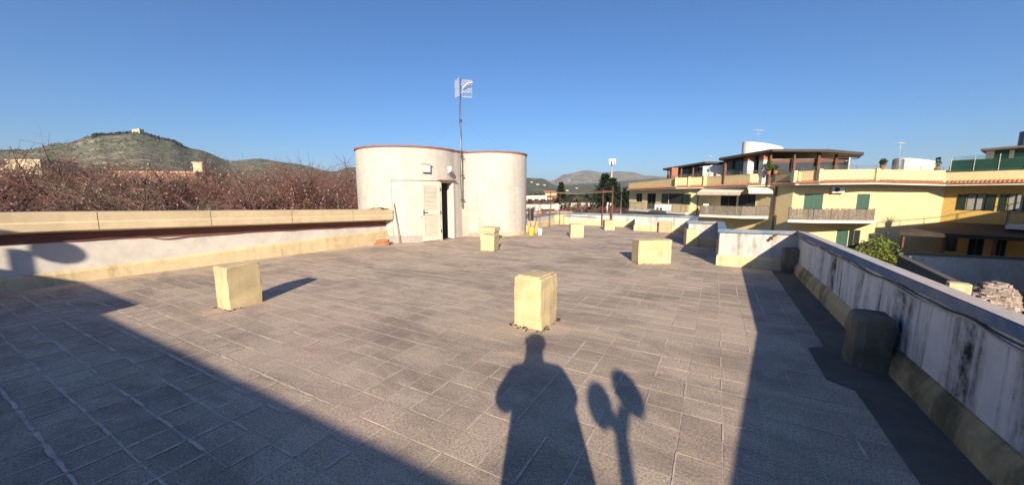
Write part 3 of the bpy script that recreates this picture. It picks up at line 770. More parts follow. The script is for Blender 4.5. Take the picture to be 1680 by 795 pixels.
# aerial mast fixed in the crease between the lobes
am = thing('aerial_mast', 'tall thin mast with white grid panel aerials in the crease of the tower', 'antenna', (CUSP[0] + .08, CUSP[1] - .1, 0))
mx, my = CUSP[0] + 0.10, CUSP[1] - 0.12
MB().tube([(mx, my, 1.15), (mx + 0.01, my, 3.6), (mx + .012, my, 5.75)], [0.03, 0.026, 0.018], 8).build('pole', 'metal_grey', am, smooth=True)
for z in (1.4, 2.3, 3.0): MB().obox((mx, my + 0.04, 0), (1, 0, 0), (0, 1, 0), 0.05, 0.07, z, z + 0.03).build('clamp', 'rust', am)
for z in (4.25,): MB().tube([(mx + .01, my, z), (mx + .01, my, z + .08)], 0.04, 8).build('guy_ring', 'metal_dark', am)
cable('coax', [(mx + .03, my - .02, 5.2), (mx - .03, my - .03, 4.4), (mx + .035, my - .03, 3.7), (mx + .03, my - .04, 3.1), (mx - .03, my - .04, 2.2), (mx + .03, my - .03, 1.3)], 0.009, 'cable_black', am).location = -Vector(am.location)
rgt = C(1, 0); fwd = C(0, 1)
def grid_panel(c, u, w_, h_, nb, name, tilt=0.0):
    m = MB(); c = Vector(c); u = Vector(u).normalized()
    for k in range(nb + 1):
        o = c + u * (-w_ / 2 + w_ * k / nb); m.tube([o - Vector((0, 0, h_ / 2)), o + Vector((0, 0, h_ / 2))], 0.006, 5)
    for z in (-h_ / 2, 0, h_ / 2): m.tube([c - u * w_ / 2 + Vector((0, 0, z)), c + u * w_ / 2 + Vector((0, 0, z))], 0.012, 5)
    return m
top = Vector((mx + .012, my, 5.42))
grid_panel(top - rgt * 0.11 - fwd * 0.05, -rgt * 0.5 + fwd * 0.85, 0.38, 0.60, 5, '').build('grid_panel', 'antenna_metal', am)
grid_panel(top + rgt * 0.24 + fwd * 0.04, rgt + fwd * 0.12, 0.34, 0.58, 5, '').build('grid_panel', 'antenna_metal', am)
dp_ = MB()
for z in (-0.14, 0.14):
    b0 = top + rgt * 0.02 + Vector((0, 0, z)); dp_.tube([b0, b0 + rgt * 0.42 - fwd * 0.1], 0.012, 5)
    for k in (0.12, 0.24, 0.36):
        q = b0 + rgt * k - fwd * 0.12
        dp_.tube([q + Vector((-.05, -.05, .06)), q, q + Vector((-.05, -.05, -.06))], 0.014, 5)
dp_.tube([top + rgt * 0.1 - fwd * .1 + Vector((0, 0, .0)), top + rgt * 0.3 - fwd * .14 + Vector((0, 0, .15)), top + rgt * 0.46 - fwd * .12 + Vector((0, 0, .17))], 0.03, 6)
dp_.build('dipole', 'antenna_metal', am)
for k, e in enumerate(((-10.6, 10.2, 3.23), (-10.9, 11.6, 3.23), (-7.2, 13.3, 3.23), (-7.4, 12.3, 3.23))):
    MB().tube([(mx, my, 4.28), e], 0.002, 4).build('guy_wire', 'metal_grey', am)
MB().tube([lobe2(277, rb - .01) + Vector((0, 0, 2.22)), lobe2(277, rb + .03) + Vector((0, 0, 2.22))], 0.05, 10).build('junction_cap', 'pvc_white', tw)

# ------------------------------------------------------------------ small things on the roof
for k, (dx, dy, z, rz, lab) in enumerate(((0, 0, 0.0, 0.2, 'lowest terracotta tile of the little pile by the left parapet'), (0.06, 0.02, 0.035, -0.15, 'second terracotta tile up in the little pile by the left parapet'), (0.0, 0.03, 0.07, 0.35, 'third terracotta tile up in the little pile by the left parapet'), (0.02, 0.0, 0.105, 0.1, 'top terracotta tile on the little pile by the left parapet'))):
    m = MB(); L, Wd = (0.48, 0.30) if k < 2 else (0.38, 0.26)
    m.prism([(-L/2, -Wd/2), (L/2, -Wd/2), (L/2, Wd/2), (-L/2, Wd/2)], 0, [0.03, 0.034, 0.03, 0.026])
    for r_ in (-0.1, 0, 0.1): m.box(-L/2 + .01, L/2 - .01, r_ - 0.02, r_ + 0.02, 0.028, 0.036)
    o = m.build('clay_tile', 'terracotta'); o.location = (-9.50 + dx, 8.35 + dy, z + 0.002); o.rotation_euler = (0, 0, rz + 0.5)
    tag(o, lab, 'clay tile', 'pile of spare terracotta tiles')
o = MB().tube([(-9.16, 8.78, 0.0), (-9.26, 8.79, 0.65), (-9.37, 8.80, 1.33)], [0.016, 0.015, 0.014], 8).build('wooden_stick', 'stick_wood', smooth=True)
tag(o, 'thin grey stick leaning against the tower at the end of the left parapet', 'stick')
o = MB(); 
for k in range(9):
    a = k / 8; w_ = 0.5
    pass
rag = MB(); rv = []; rf = []
for i in range(9):
    for j in range(4):
        u = i / 8; y = 8.78 - 0.75 * u; x = -9.56 - 0.10 * u - 0.22 * j / 3
        rv.append((x, y, 1.13 + 0.07 * math.sin(u * PI) * (1 - 0.3 * j / 3) + 0.012 * math.sin(i * 2.3 + j)))
for i in range(8):
    for j in range(3): rf.append((i*4+j, i*4+j+1, (i+1)*4+j+1, (i+1)*4+j))
rag.add(rv, rf); ro = rag.build('curved_tile', 'stick_wood'); sd = ro.modifiers.new('solid', 'SOLIDIFY'); sd.thickness = 0.02
tag(ro, 'curved weathered tile lying on the end of the cream beam', 'tile')

# things in the corner beside the right lobe: buckets, stick, dark cloth, slab
def G3(a, f, z=0): return C(a, f, z)
def bucket(p, r, h, m, lab, handle=True):
    t = thing('bucket', lab, 'bucket', tuple(p), 'buckets beside the tower')
    MB().lathe((p.x, p.y, p.z), [(r * .8, 0), (r, h), (r * 1.06, h), (r * 1.06, h + .015), (r * .95, h + .015), (r * .93, h - .02), (r * .75, .02)], 18).build('body', m, t, smooth=False)
    if handle: MB().tube([p + Vector((math.cos(a) * r * 1.05, 0.02, h + math.sin(a) * r * .5)) for a in [PI * k / 10 for k in range(11)]], 0.005, 5).build('handle', 'metal_grey', t)
    return t
bk = Vector((-6.38, 13.12, 0))
bucket(bk, 0.13, 0.30, 'plastic_yellow', 'yellow plastic bucket on the floor beside the tower')
bucket(bk + Vector((0.27, 0.22, 0)), 0.10, 0.24, 'pvc_white', 'small white bucket right of the yellow bucket')
o = MB().tube([bk + Vector((.0, .02, .03)), bk + Vector((-.12, .12, .6)), bk + Vector((-.2, .25, 1.15))], 0.014, 6).build('broom_stick', 'stick_wood'); tag(o, 'thin stick standing in the yellow bucket', 'stick')
o = MB().tube([bk + Vector((-.15, .45, 0)), bk + Vector((-.02, .6, .75)), bk + Vector((.02, .68, 1.2))], 0.016, 6).build('rusty_rod', 'rust'); tag(o, 'rusty rod leaning in the corner behind the buckets', 'rod')
o = rough_block(0.42, 0.10, 0.52, 301).build('stone_slab', 'block_pink'); o.location = (-6.62, 13.75, 0); o.rotation_euler = (0.12, 0, 0.4); tag(o, 'pinkish stone slab standing behind the buckets', 'slab')
o = rough_block(0.5, 0.2, 0.3, 302).build('plaster_lump', 'block_yellow'); o.location = (-6.85, 13.95, 0); o.rotation_euler = (0, 0, 0.3); tag(o, 'low cream block half hidden behind the tower', 'block')
cl = MB(); cv = []; cf = []
for i in range(9):
    for j in range(9):
        u, v_ = i / 8, j / 8
        p = Vector((-6.98, 14.05, 0)) + C(0.22 * u, 0.05 * math.sin(u * 9) * (1 - v_ * .5))
        cv.append((p.x, p.y, 1.02 - 0.55 * v_ - 0.04 * math.sin(u * 5)))
for i in range(8):
    for j in range(8): cf.append((i*9+j, i*9+j+1, (i+1)*9+j+1, (i+1)*9+j))
cl.add(cv, cf); o = cl.build('dark_cloth', 'tarp_navy', smooth=True); o.modifiers.new('solid', 'SOLIDIFY').thickness = 0.015
tag(o, 'dark cloth hanging at the right edge of the tower', 'cloth')

# clothesline frame of rusty pipe
cf_ = thing('clothesline_frame', 'rusty pipe clothesline frame in the far corner of the roof', 'clothesline', (-6, 17, 0))
posts = [(-4.47, 18.25, 0.042, 1.95), (-4.95, 18.3, 0.024, 1.9), (-7.2, 18.2, 0.018, 1.7), (-7.05, 16.55, 0.018, 1.7)]
for x, y, r_, h in posts: MB().tube([(x, y, 0), (x + .01, y, h)], r_, 8).build('post', 'rust', cf_, smooth=True)
MB().tube([(-4.47, 18.25, 1.72), (-7.2, 18.2, 1.66)], 0.011, 6).build('rail', 'rust', cf_)
MB().tube([(-4.47, 18.25, 1.78), (-7.05, 16.55, 1.68)], 0.008, 6).build('rail', 'rust', cf_)
MB().tube([(-4.47, 18.25, 1.72), (-5.05, 18.3, 1.76)], 0.02, 6).build('rail', 'rust', cf_)
for z in (0.40,): MB().tube([(-5.3, 18.44, z + .02), (-7.1, 18.44, z + .06)], 0.012, 5).build('low_rail', 'rust', cf_)
for k in range(2): MB().tube([(-7.05 + .05 * k, 16.6 + k * .6, 1.66), (-6.0, 17.3 + k * .4, 1.62), (-4.5, 18.2, 1.70)], 0.004, 4).build('line', 'cable_white', cf_)
vp = thing('vent_pipe', 'white vent pipe with bent top rising behind the far parapet', 'pipe', (-4.9, 18.4, 0))
MB().tube([(-4.86, 18.9, -0.2), (-4.86, 18.9, 1.0), (-4.85, 18.87, 1.08), (-4.80, 18.84, 1.12)], 0.05, 10).build('pipe', 'pvc_white', vp, smooth=True)
MB().tube([(-4.82, 18.85, 1.10), (-4.70, 18.78, 1.10)], 0.085, 10).build('elbow', 'pvc_white', vp, smooth=True)

# ------------------------------------------------------------------ what stands behind the photographer and casts the shadows
rb_ = thing('rear_penthouse', 'white roof-top penthouse behind the photographer, casting the broad left shadow', 'penthouse', (-4, -5, 0))
MB().box(-5.2, 1.9, -6.2, -3.05, -0.2, 2.02).build('wall', 'white_wall', rb_)
MB().box(-5.2, 1.95, -6.25, -3.0, 2.02, 2.10).build('coping', 'coping_blue', rb_)
MB().box(-14, -5.2, -6.2, -3.05, -0.2, 2.22).build('side_wall', 'white_wall', rb_)
MB().box(-14.05, -5.2, -6.25, -3.0, 2.222, 2.30).build('side_coping', 'coping_blue', rb_)
def dish(parent, c, r, aim, sx=1.0):
    c = Vector(c); aim = Vector(aim).normalized(); u = aim.cross(Vector((0, 0, 1))).normalized(); v_ = u.cross(aim)
    vs = [c]; fs = []; n = 24
    for i in range(1, 6):
        q = i / 5
        for k in range(n):
            t = 2 * PI * k / n; vs.append(c + (u * math.cos(t) * sx + v_ * math.sin(t)) * r * q + aim * (0.14 * r * q * q))
    for k in range(n): fs.append((0, 1 + k, 1 + (k+1) % n))
    for i in range(4):
        for k in range(n): fs.append((1+i*n+k, 1+i*n+(k+1) % n, 1+(i+1)*n+(k+1) % n, 1+(i+1)*n+k))
    d = MB().add(vs, fs).build('dish', 'antenna_metal', parent, smooth=True); d.modifiers.new('solid', 'SOLIDIFY').thickness = 0.01
    MB().tube([c - v_ * r, c + aim * r * 1.0 - v_ * r * 0.5], 0.014, 6).build('feed_arm', 'metal_grey', parent)
    MB().tube([c + aim * r * 1.0 - v_ * r * 0.5, c + aim * r * 0.85 - v_ * r * 0.42], 0.03, 8).build('receiver', 'pvc_white', parent)
sunv = Vector((-SUN_TO[0] * ce, -SUN_TO[1] * ce, math.sin(SUN_EL)))
def back(p, t): return Vector(p) + Vector((-SUN_TO[0], -SUN_TO[1], math.tan(SUN_EL))) * t
d1 = back((-0.565, 3.07, 0), 5.25); d2 = back((-0.715, 2.77, 0), 5.0); j1 = back((-0.49, 2.50, 0), 4.72); b1 = back((-0.34, 2.02, 0), 4.25); base1 = Vector((b1.x - 0.12, b1.y - .0, 1.30))
base1.x = max(base1.x, 1.50)
sd_ = thing('satellite_mast', 'pole with two satellite dishes on the right parapet behind the photographer', 'satellite dish', tuple(base1))
MB().tube([base1, b1, j1, j1 + (d1 - j1) * 0.5], 0.045, 10).build('pole', 'metal_grey', sd_, smooth=True)
MB().tube([j1, d1 - sunv * .06], 0.02, 6).build('arm', 'metal_grey', sd_); MB().tube([j1, d2 - sunv * .06], 0.05, 6).build('arm', 'metal_grey', sd_)
dish(sd_, d1, 0.15, (0.35, -0.9, 0.45), 0.72); dish(sd_, d2, 0.135, (-0.1, -0.9, 0.5), 0.8)
e1 = back((-10.6, 1.72, 0.63), 5.5); e0 = back((-10.6, 1.24, 0.70), 5.0)
sd2 = thing('satellite_mast', 'short pole with one satellite dish on the rear penthouse roof', 'satellite dish', (e0.x, e0.y, 2.3))
MB().tube([(e0.x, e0.y, 2.28), (e0.x, e0.y, e0.z + 0.03)], 0.075, 10).build('pole', 'metal_grey', sd2, smooth=True)
MB().tube([(e0.x, e0.y, e0.z - .02), e1], 0.02, 6).build('arm', 'metal_grey', sd2)
dish(sd2, e1, 0.20, (0.85, -0.55, 0.3), 1.0)

# the photographer, behind the lens, arms raised with the phone
def skin_mesh(name, verts, edges, radii, m, parent, sub=2):
    me = bpy.data.meshes.new(name); me.from_pydata([tuple(v) for v in verts], edges, []); me.update(); me.materials.append(M[m])
    o = bpy.data.objects.new(name, me); COL.objects.link(o)
    sk = o.modifiers.new('skin', 'SKIN'); sk.use_smooth_shade = True
    for d_, r_ in zip(me.skin_vertices[0].data, radii):
        d_.radius = r_ if hasattr(r_, '__len__') else (r_, r_); d_.use_root = False
    me.skin_vertices[0].data[0].use_root = True
    ss = o.modifiers.new('sub', 'SUBSURF'); ss.levels = 1; ss.render_levels = sub
    if parent is not None: o.parent = parent
    return o
pl = C(0.045, -0.30)
per = thing('person', 'photographer in a dark jacket holding a phone up with both hands', 'person', tuple(pl))
per.rotation_euler = (0, 0, YAW)            # local +Y is the direction the person faces
V = []; E_ = []; RD = []
def jv(x, y, z, r, par=None):
    V.append((x, y, z)); RD.append(r); i = len(V) - 1
    if par is not None: E_.append((par, i))
    return i
pel = jv(0, 0, 0.95, (0.17, 0.13)); sp = jv(0, 0, 1.15, (0.16, 0.12), pel); ch = jv(0, 0, 1.36, (0.19, 0.13), sp)
nk = jv(0, 0.01, 1.53, 0.065, ch); hd0 = jv(0, 0.03, 1.62, (0.085, 0.095), nk); hd1 = jv(0, 0.03, 1.74, (0.085, 0.10), hd0); jv(0, 0.02, 1.85, (0.06, 0.07), hd1)
for s_ in (-1, 1):
    hp = jv(s_ * 0.10, 0, 0.88, 0.095, pel); kn = jv(s_ * 0.12, 0.02, 0.48, 0.062, hp); an = jv(s_ * 0.13, -0.02, 0.09, 0.045, kn); jv(s_ * 0.14, 0.14, 0.04, 0.04, an)
    sh = jv(s_ * 0.19, 0, 1.45, 0.07, ch); el = jv(s_ * 0.27, 0.10, 1.22, 0.05, sh); wr = jv(s_ * 0.08 - .01, 0.22, 1.46, 0.032, el); pa = jv(s_ * 0.065 - .015, 0.245, 1.56, (0.032, 0.022), wr)
    for k, (dx, dz, L_) in enumerate(((-0.01, 0.045, .9), (0.0, 0.055, 1.0), (0.008, 0.045, .95), (0.016, 0.03, .75))):
        f1 = jv(s_ * (0.065 - dx) - .015, 0.255, 1.59 + dz * .5, 0.0095, pa); f2 = jv(s_ * (0.060 - dx) - .015, 0.260, 1.60 + dz, 0.009, f1); jv(s_ * (0.055 - dx) - .015, 0.255, 1.61 + dz, 0.0075, f2)
    th = jv(s_ * 0.05 - .015, 0.232, 1.565, 0.011, pa); jv(s_ * 0.04 - .015, 0.238, 1.60, 0.0095, th)
skin_mesh('body', V, E_, RD, 'skin', per)
V = []; E_ = []; RD = []
a0 = jv(0.02, 0, 0.70, (0.50, 0.26)); a1 = jv(0.01, 0, 0.95, (0.44, 0.24), a0); a2 = jv(0, 0, 1.20, (0.38, 0.21), a1); a3 = jv(0, 0, 1.40, (0.29, 0.16), a2); jv(0, 0.0, 1.55, 0.09, a3)
for s_ in (-1, 1):
    sh = jv(s_ * 0.20, 0, 1.44, 0.115, a3); el = jv(s_ * 0.28, 0.10, 1.23, 0.10, sh); jv(s_ * 0.09 - .02, 0.22, 1.43, 0.06, el)
skin_mesh('jacket', V, E_, RD, 'jacket', per)
ck = MB().lathe((0, 0, 0), [(0.10, 0.55), (0.335, 0.56), (0.325, 0.80), (0.305, 1.02), (0.285, 1.22), (0.25, 1.36), (0.14, 1.45)], 24).build('coat_skirt', 'jacket', per, smooth=True); ck.location = (0.05, 0, 0); ck.scale = (.9, .6, 1)
V = []; E_ = []; RD = []
a0 = jv(0, 0, 0.93, (0.19, 0.15))
for s_ in (-1, 1):
    hp = jv(s_ * 0.10, 0, 0.82, 0.115, a0); kn = jv(s_ * 0.12, 0.02, 0.48, 0.085, hp); jv(s_ * 0.13, -0.01, 0.10, 0.075, kn)
skin_mesh('trousers', V, E_, RD, 'trousers', per)
hr = MB().lathe((0, 0.015, 1.72), [(0.10, 0), (0.118, 0.06), (0.10, 0.12), (0.05, 0.155), (0.01, 0.162)], 14).build('hair', 'hair', per, smooth=True); hr.location = (0, -0.02, 0)
for s_ in (-1, 1):
    sh_ = MB().lathe((0, 0, 0), [(0.05, 0), (0.052, 0.03), (0.045, 0.08), (0.03, 0.10)], 12).build('shoe', 'plastic_dark', per); sh_.location = (s_ * 0.135, 0.05, 0.002); sh_.scale = (1, 2.6, 1)
ph = MB().box(-0.068, 0.068, -0.012, -0.004, -0.035, 0.035).build('phone', 'plastic_dark', bevel=0.003)
ph.location = C(0, -0.055, EYE); ph.rotation_euler = (-PITCH, 0, YAW); tag(ph, 'dark phone held up in both hands by the photographer', 'phone')

# ------------------------------------------------------------------ yellow apartment building across the yard
def at(px, d, z=0.0):                           # point at bearing of picture column px, d metres ahead
    return C((px - 840) / 600 * d, d, z)
bd = thing('apartment_building', 'yellow terraced apartment building with green shutters across the yard', 'apartment building', tuple(C(30, 36, GZ)))
def frame2(p, q):
    p = Vector((p[0], p[1], 0)); q = Vector((q[0], q[1], 0)); u = (q - p); L = u.length; u.normalize(); n = Vector((u.y, -u.x, 0))   # n points to the viewer side when p is left of q
    return p, u, n, L
def facade(name, p, q, z0, z1, holes, m, parent, depth=0.18):
    """wall p->q seen from the right-hand normal side; holes = [(u0,u1,za,zb)] are real openings with reveals"""
    P, u, n, L = frame2(p, q)
    us = sorted({0, L, *[h[0] for h in holes], *[h[1] for h in holes]}); zs = sorted({z0, z1, *[h[2] for h in holes], *[h[3] for h in holes]})
    mb = MB()
    pt = lambda a, z, o=0: P + u * a + n * o + Vector((0, 0, z))
    for a, b in zip(us, us[1:]):
        for c, d in zip(zs, zs[1:]):
            if any(h[0] - 1e-6 <= a and b <= h[1] + 1e-6 and h[2] - 1e-6 <= c and d <= h[3] + 1e-6 for h in holes): continue
            mb.add([pt(a, c), pt(b, c), pt(b, d), pt(a, d)], [(0, 1, 2, 3)])
    for a, b, c, d in holes:
        mb.add([pt(a, c), pt(b, c), pt(b, d), pt(a, d), pt(a, c, -depth), pt(b, c, -depth), pt(b, d, -depth), pt(a, d, -depth)],
               [(0, 4, 5, 1), (1, 5, 6, 2), (2, 6, 7, 3), (3, 7, 4, 0)])
    return mb.build(name, m, parent)
def pbox(m, fr_, u0, u1, z0, z1, o0, o1):
    P, u, n, L = fr_
    m.obox(P + u * (u0 + u1) / 2 + n * (o0 + o1) / 2, u, n, (u1 - u0) / 2, abs(o1 - o0) / 2, z0, z1); return m
def window(fr_, h, kind, parent, name='window'):
    """a child of the building: frame, panes or shutters filling the opening h"""
    u0, u1, z0, z1 = h; w = u1 - u0
    f = MB()
    for a, b, c, d in ((u0, u0 + .06, z0, z1), (u1 - .06, u1, z0, z1), (u0 + .06, u1 - .06, z1 - .06, z1), (u0 + .06, u1 - .06, z0, z0 + .06)):
        pbox(f, fr_, a, b, c, d, -0.14, -0.06)
    if kind != 'shut': pbox(f, fr_, (u0 + u1) / 2 - .04, (u0 + u1) / 2 + .04, z0 + .06, z1 - .06, -0.135, -0.065)
    wo_ = f.build(name, 'shutter_green' if kind not in ('open', 'openwhite') else 'shutter_dark', parent)
    def sub(m, nm, mt): o = m.build(nm, mt, wo_); o.location = (0, 0, 0); return o
    if kind == 'shut':
        for a, b in ((u0 + .06, (u0 + u1) / 2 - .004), ((u0 + u1) / 2 + .004, u1 - .06)):
            s_ = MB(); n_ = int((z1 - z0 - .12) / .07)
            for e in ((a, a + .05), (b - .05, b)): pbox(s_, fr_, e[0], e[1], z0 + .06, z1 - .06, -.10, -.05)
            for k in range(n_):
                z = z0 + .07 + k * (z1 - z0 - .14) / n_; pbox(s_, fr_, a + .05, b - .05, z, z + .05, -.09, -.065)
            pbox(s_, fr_, a + .05, b - .05, z0 + .06, z1 - .06, -.10, -.095)
            sub(s_, 'shutter', 'shutter_green')
    else:
        for a, b in ((u0 + .06, (u0 + u1) / 2 - .04), ((u0 + u1) / 2 + .04, u1 - .06)):
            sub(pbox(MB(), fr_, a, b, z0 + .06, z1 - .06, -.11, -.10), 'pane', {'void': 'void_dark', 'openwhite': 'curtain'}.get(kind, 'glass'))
        if kind in ('open', 'openwhite'):
            for a, b in ((u0 - w * .48, u0 - .01), (u1 + .01, u1 + w * .48)):
                s_ = MB(); pbox(s_, fr_, a, a + .05, z0, z1, .01, .05); pbox(s_, fr_, b - .05, b, z0, z1, .01, .05)
                n_ = int((z1 - z0) / .08)
                for k in range(n_):
                    z = z0 + .02 + k * (z1 - z0 - .04) / n_; pbox(s_, fr_, a + .05, b - .05, z, z + .055, .015, .04)
                sub(s_, 'shutter', 'shutter_dark')
    return wo_
# plan of the wall: (picture column, metres ahead)
WP = [(1031, 61), (1128, 48.4), (1151, 47.4), (1240, 41.2), (1297, 37.2), (1313, 36.9), (1437, 35.0), (1543, 33.4), (1712, 28.9)]
Wp = [at(*w) for w in WP]
def upx(i, px):                                 # distance along wall i at which picture column px meets it
    P, u, n, L = frame2(Wp[i], Wp[i+1])
    k = (px - 840) / 600
    ca = lambda v: v.x * CY + v.y * SY
    cf2 = lambda v: -v.x * SY + v.y * CY
    return (k * cf2(P) - ca(P)) / (ca(u) - k * cf2(u))
FL = -0.85
specs = [
 [(1042, 1052, FL + 1.0, FL + 2.35, 'glass'), (1060, 1074, FL, FL + 2.35, 'void'), (1095, 1119, FL + .95, FL + 2.35, 'open')],
 [],
 [(1180, 1206, FL, FL + 2.3, 'void'), (1209, 1237, FL, FL + 2.3, 'glass')],
 [],
 [],
 [(1316, 1347, FL, FL + 2.38, 'shut'), (1402, 1423, FL, FL + 2.38, 'shut'), (1376, 1395, -4.25, -1.95, 'shut'), (1396, 1415, -4.25, -1.95, 'void')],
 [],
 [(1581, 1613, 0.12, 1.55, 'openwhite'), (1648, 1676, 0.12, 1.55, 'openwhite'), (1558, 1578, -3.6, -1.7, 'glass'), (1596, 1622, -4.2, -1.75, 'void'), (1640, 1660, -4.2, -1.75, 'void')],
]
for i in range(len(Wp) - 1):
    fr_ = frame2(Wp[i], Wp[i+1])
    hs_ = []
    for px0, px1, z0, z1, kd in specs[i]:
        u0, u1 = sorted((upx(i, px0), upx(i, px1)))
        hs_.append((u0, u1, z0, z1, kd))
    facade('wall', Wp[i], Wp[i+1], GZ, 2.75, [h[:4] for h in hs_], 'facade_ochre_dim' if i == 7 else 'facade_yellow', bd)
    for h in hs_: window(fr_, h[:4], h[4], bd, 'window' if h[2] > FL + .3 else 'balcony_door')
# body behind, so that the house has depth
back_ = [(w.x, w.y) for w in [C(26, 62), C(44, 45), C(49, 29)]]
body = MB(); body.prism([(w.x, w.y) for w in [Wp[0] + C(.4, .6), Wp[3] + C(1.2, .8), Wp[5] + C(.2, .6), Wp[6] + C(0, .6), Wp[7] + C(.2, .6), Wp[8] + C(.8, .4)]] + [back_[2], back_[1], back_[0]], GZ, 2.45)
body.build('core', 'facade_yellow', bd)
# eaves: fascia, tiled strip and terrace parapet
EPX = [(1026, 60), (1106, 48.6), (1127, 47.6), (1152, 46.2), (1223, 40.2), (1260, 39.4), (1299, 36.2), (1306, 36.0), (1340, 34.5), (1433, 33.8), (1543, 32.4), (1720, 27.9)]
Ep = [at(*e) for e in EPX]
EB = [1.95, 2.14, 2.16, 2.16, 2.28, 2.30, 2.38, 2.38, 2.38, 2.42, 2.25, 2.28]
ep2 = [(e.x, e.y) for e in Ep]
sweep(ep2, [(0, 0, 1), (0, .16, 1), (-1.0, .16, 1), (-1.0, 0, 1)], EB).build('eave_slab', 'trim_white', bd)
EB2 = [b + 0.16 for b in EB]
# half-round tile strip: a corrugated sheet following the eave
tl = MB()
for (p, q), (za, zb) in zip(zip(Ep, Ep[1:]), zip(EB2, EB2[1:])):
    P, u, n, L = frame2(p, q); k = max(2, int(L / 0.22)); st_ = 6
    rows = []
    for i in range(k * st_ + 1):
        a = L * i / (k * st_); z = za + (zb - za) * a / L; w_ = 0.07 * abs(math.sin(PI * i / st_))
        rows.append([P + u * a + n * 0.10 + Vector((0, 0, z + 0.02 + w_)), P + u * a - n * 0.20 + Vector((0, 0, z + 0.14 + w_)), P + u * a - n * 0.42 + Vector((0, 0, z + 0.27 + w_)), P + u * a + n * 0.10 + Vector((0, 0, z))])
    vs = [v for r_ in rows for v in r_]; fs = []
    for i in range(len(rows) - 1):
        b_ = i * 4; c_ = b_ + 4
        fs += [(b_+3, c_+3, c_, b_), (b_, c_, c_+1, b_+1), (b_+1, c_+1, c_+2, b_+2)]
    tl.add(vs, fs)
tag(tl.build('eave_tiles', 'terracotta', bd), kind='stuff')
PT = [3.15, 3.58, 3.58, 3.62, 3.66, 3.68, 3.72, 3.72, 3.78, 3.78, 3.58, 3.6]
sweep(ep2, [(-.38, -1.2, 1), (-.38, -.05, 1), (-.58, -.05, 1), (-.58, -1.2, 1)], PT).build('terrace_parapet', 'facade_yellow', bd)
sweep(ep2, [(-.35, -.05, 1), (-.35, 0, 1), (-.61, 0, 1), (-.61, -.05, 1)], PT).build('parapet_cap', 'facade_yellow', bd)
for j in (1, 2, 3, 5, 6, 8, 9):                    # pilasters at parapet corners
    e = Ep[j]; d_ = C(0, 1); o = e + C(0.12, 0.36)
    MB().obox((o.x, o.y, 0), C(1, 0), C(0, 1), 0.17, 0.17, EB[j] + 0.2, PT[j] + 0.06).build('pilaster', 'facade_yellow', bd)
# terrace railing on the parapet
for j in range(len(Ep) - 1):
    P, u, n, L = frame2(Ep[j], Ep[j+1]); a = P - n * .48; b = P + u * L - n * .48
    if L < 1.5: continue
    za, zb = PT[j], PT[j+1]; r_ = MB()
    for dz in (0.18, 0.34): r_.tube([a + Vector((0, 0, za + dz)), b + Vector((0, 0, zb + dz))], 0.018, 5)
    k = max(2, int(L / 1.3))
    for s_ in range(k + 1):
        c_ = a + (b - a) * s_ / k; z = za + (zb - za) * s_ / k; r_.tube([c_ + Vector((0, 0, z - .02)), c_ + Vector((0, 0, z + .34))], 0.02, 5)
    r_.build('railing', 'metal_grey', bd)
# rain pipe
i = 3; P, u, n, L = frame2(Wp[3], Wp[4]); c_ = P + u * upx(3, 1270) + n * .08
MB().tube([c_ + Vector((0, 0, GZ)), c_ + Vector((0, 0, 2.5))], 0.09, 8).build('rain_pipe', 'brown_wood', bd, smooth=True)
P, u, n, L = frame2(Wp[1], Wp[2]); c_ = P + u * upx(1, 1143) + n * .06
MB().tube([c_ + Vector((0, 0, GZ)), c_ + Vector((0, 0, 2.4))], 0.06, 8).build('rain_pipe', 'brown_wood', bd, smooth=True)
# balconies with reed screens
def balcony(pts, zf, rail, screen, nm='balcony'):
    P2 = [(p.x, p.y) for p in pts]
    sl_ = MB(); sl_.prism(P2, zf - .28, zf); b = sl_.build(nm, 'trim_white', bd)
    for k in range(len(pts) - 1):
        if k == len(pts) - 2 and False: break
    edge = pts[:-1] if False else pts
    for a, c in zip(pts[:3], pts[1:4]):
        P, u, n, L = frame2(a, c)
        m = MB()
        if screen:
            rr = random.Random(int(L * 100)); kk = int(L / 0.045)
            for s_ in range(kk):
                x = L * (s_ + .5) / kk; h0 = zf + .02 + rr.uniform(0, .03); h1 = zf + rail + rr.uniform(-.07, .03)
                o = P + u * x + n * rr.uniform(-.012, .012)
                m.obox(o, u, n, 0.016 + rr.uniform(0, .008), 0.008, h0, h1)
            o = m.build('reed_screen', 'reed', b); tag(o, kind='stuff')
        else:
            kk = max(2, int(L / 0.14))
            for s_ in range(kk + 1):
                o = P + u * L * s_ / kk; m.tube([o + Vector((0, 0, zf)), o + Vector((0, 0, zf + rail))], 0.012, 4)
            o = m.build('baluster', 'metal_grey', b); tag(o, kind='stuff')
        o.location = (0, 0, 0)
        t2 = MB().tube([P + Vector((0, 0, zf + rail + .03)), P + u * L + Vector((0, 0, zf + rail + .03))], 0.022, 6)
        for s_ in range(int(L / 1.5) + 2):
            q = P + u * min(L, s_ * 1.5); t2.tube([q + Vector((0, 0, zf)), q + Vector((0, 0, zf + rail + .03))], 0.022, 6)
        o = t2.build('rail', 'metal_dark', b); o.location = (0, 0, 0)
    return b
balcony([at(1297, 36.6), at(1293, 34.9), at(1334, 34.0), at(1434, 33.5), at(1440, 35.2)], FL - .02, 1.02, True)
balcony([at(1152, 46.5), at(1147, 43.0), at(1215, 39.9), at(1260, 39.5), at(1250, 40.9)], FL - .02, 1.05, True)
balcony([at(1033, 60), at(1031, 57.5), at(1124, 46.9), at(1129, 47.0), at(1128, 48.2)], FL - .02, 0.95, False)
balcony([at(1655, 29.8), at(1652, 28.6), at(1690, 27.6), at(1720, 27.3), at(1720, 28.4)], FL - .02, 0.95, False)

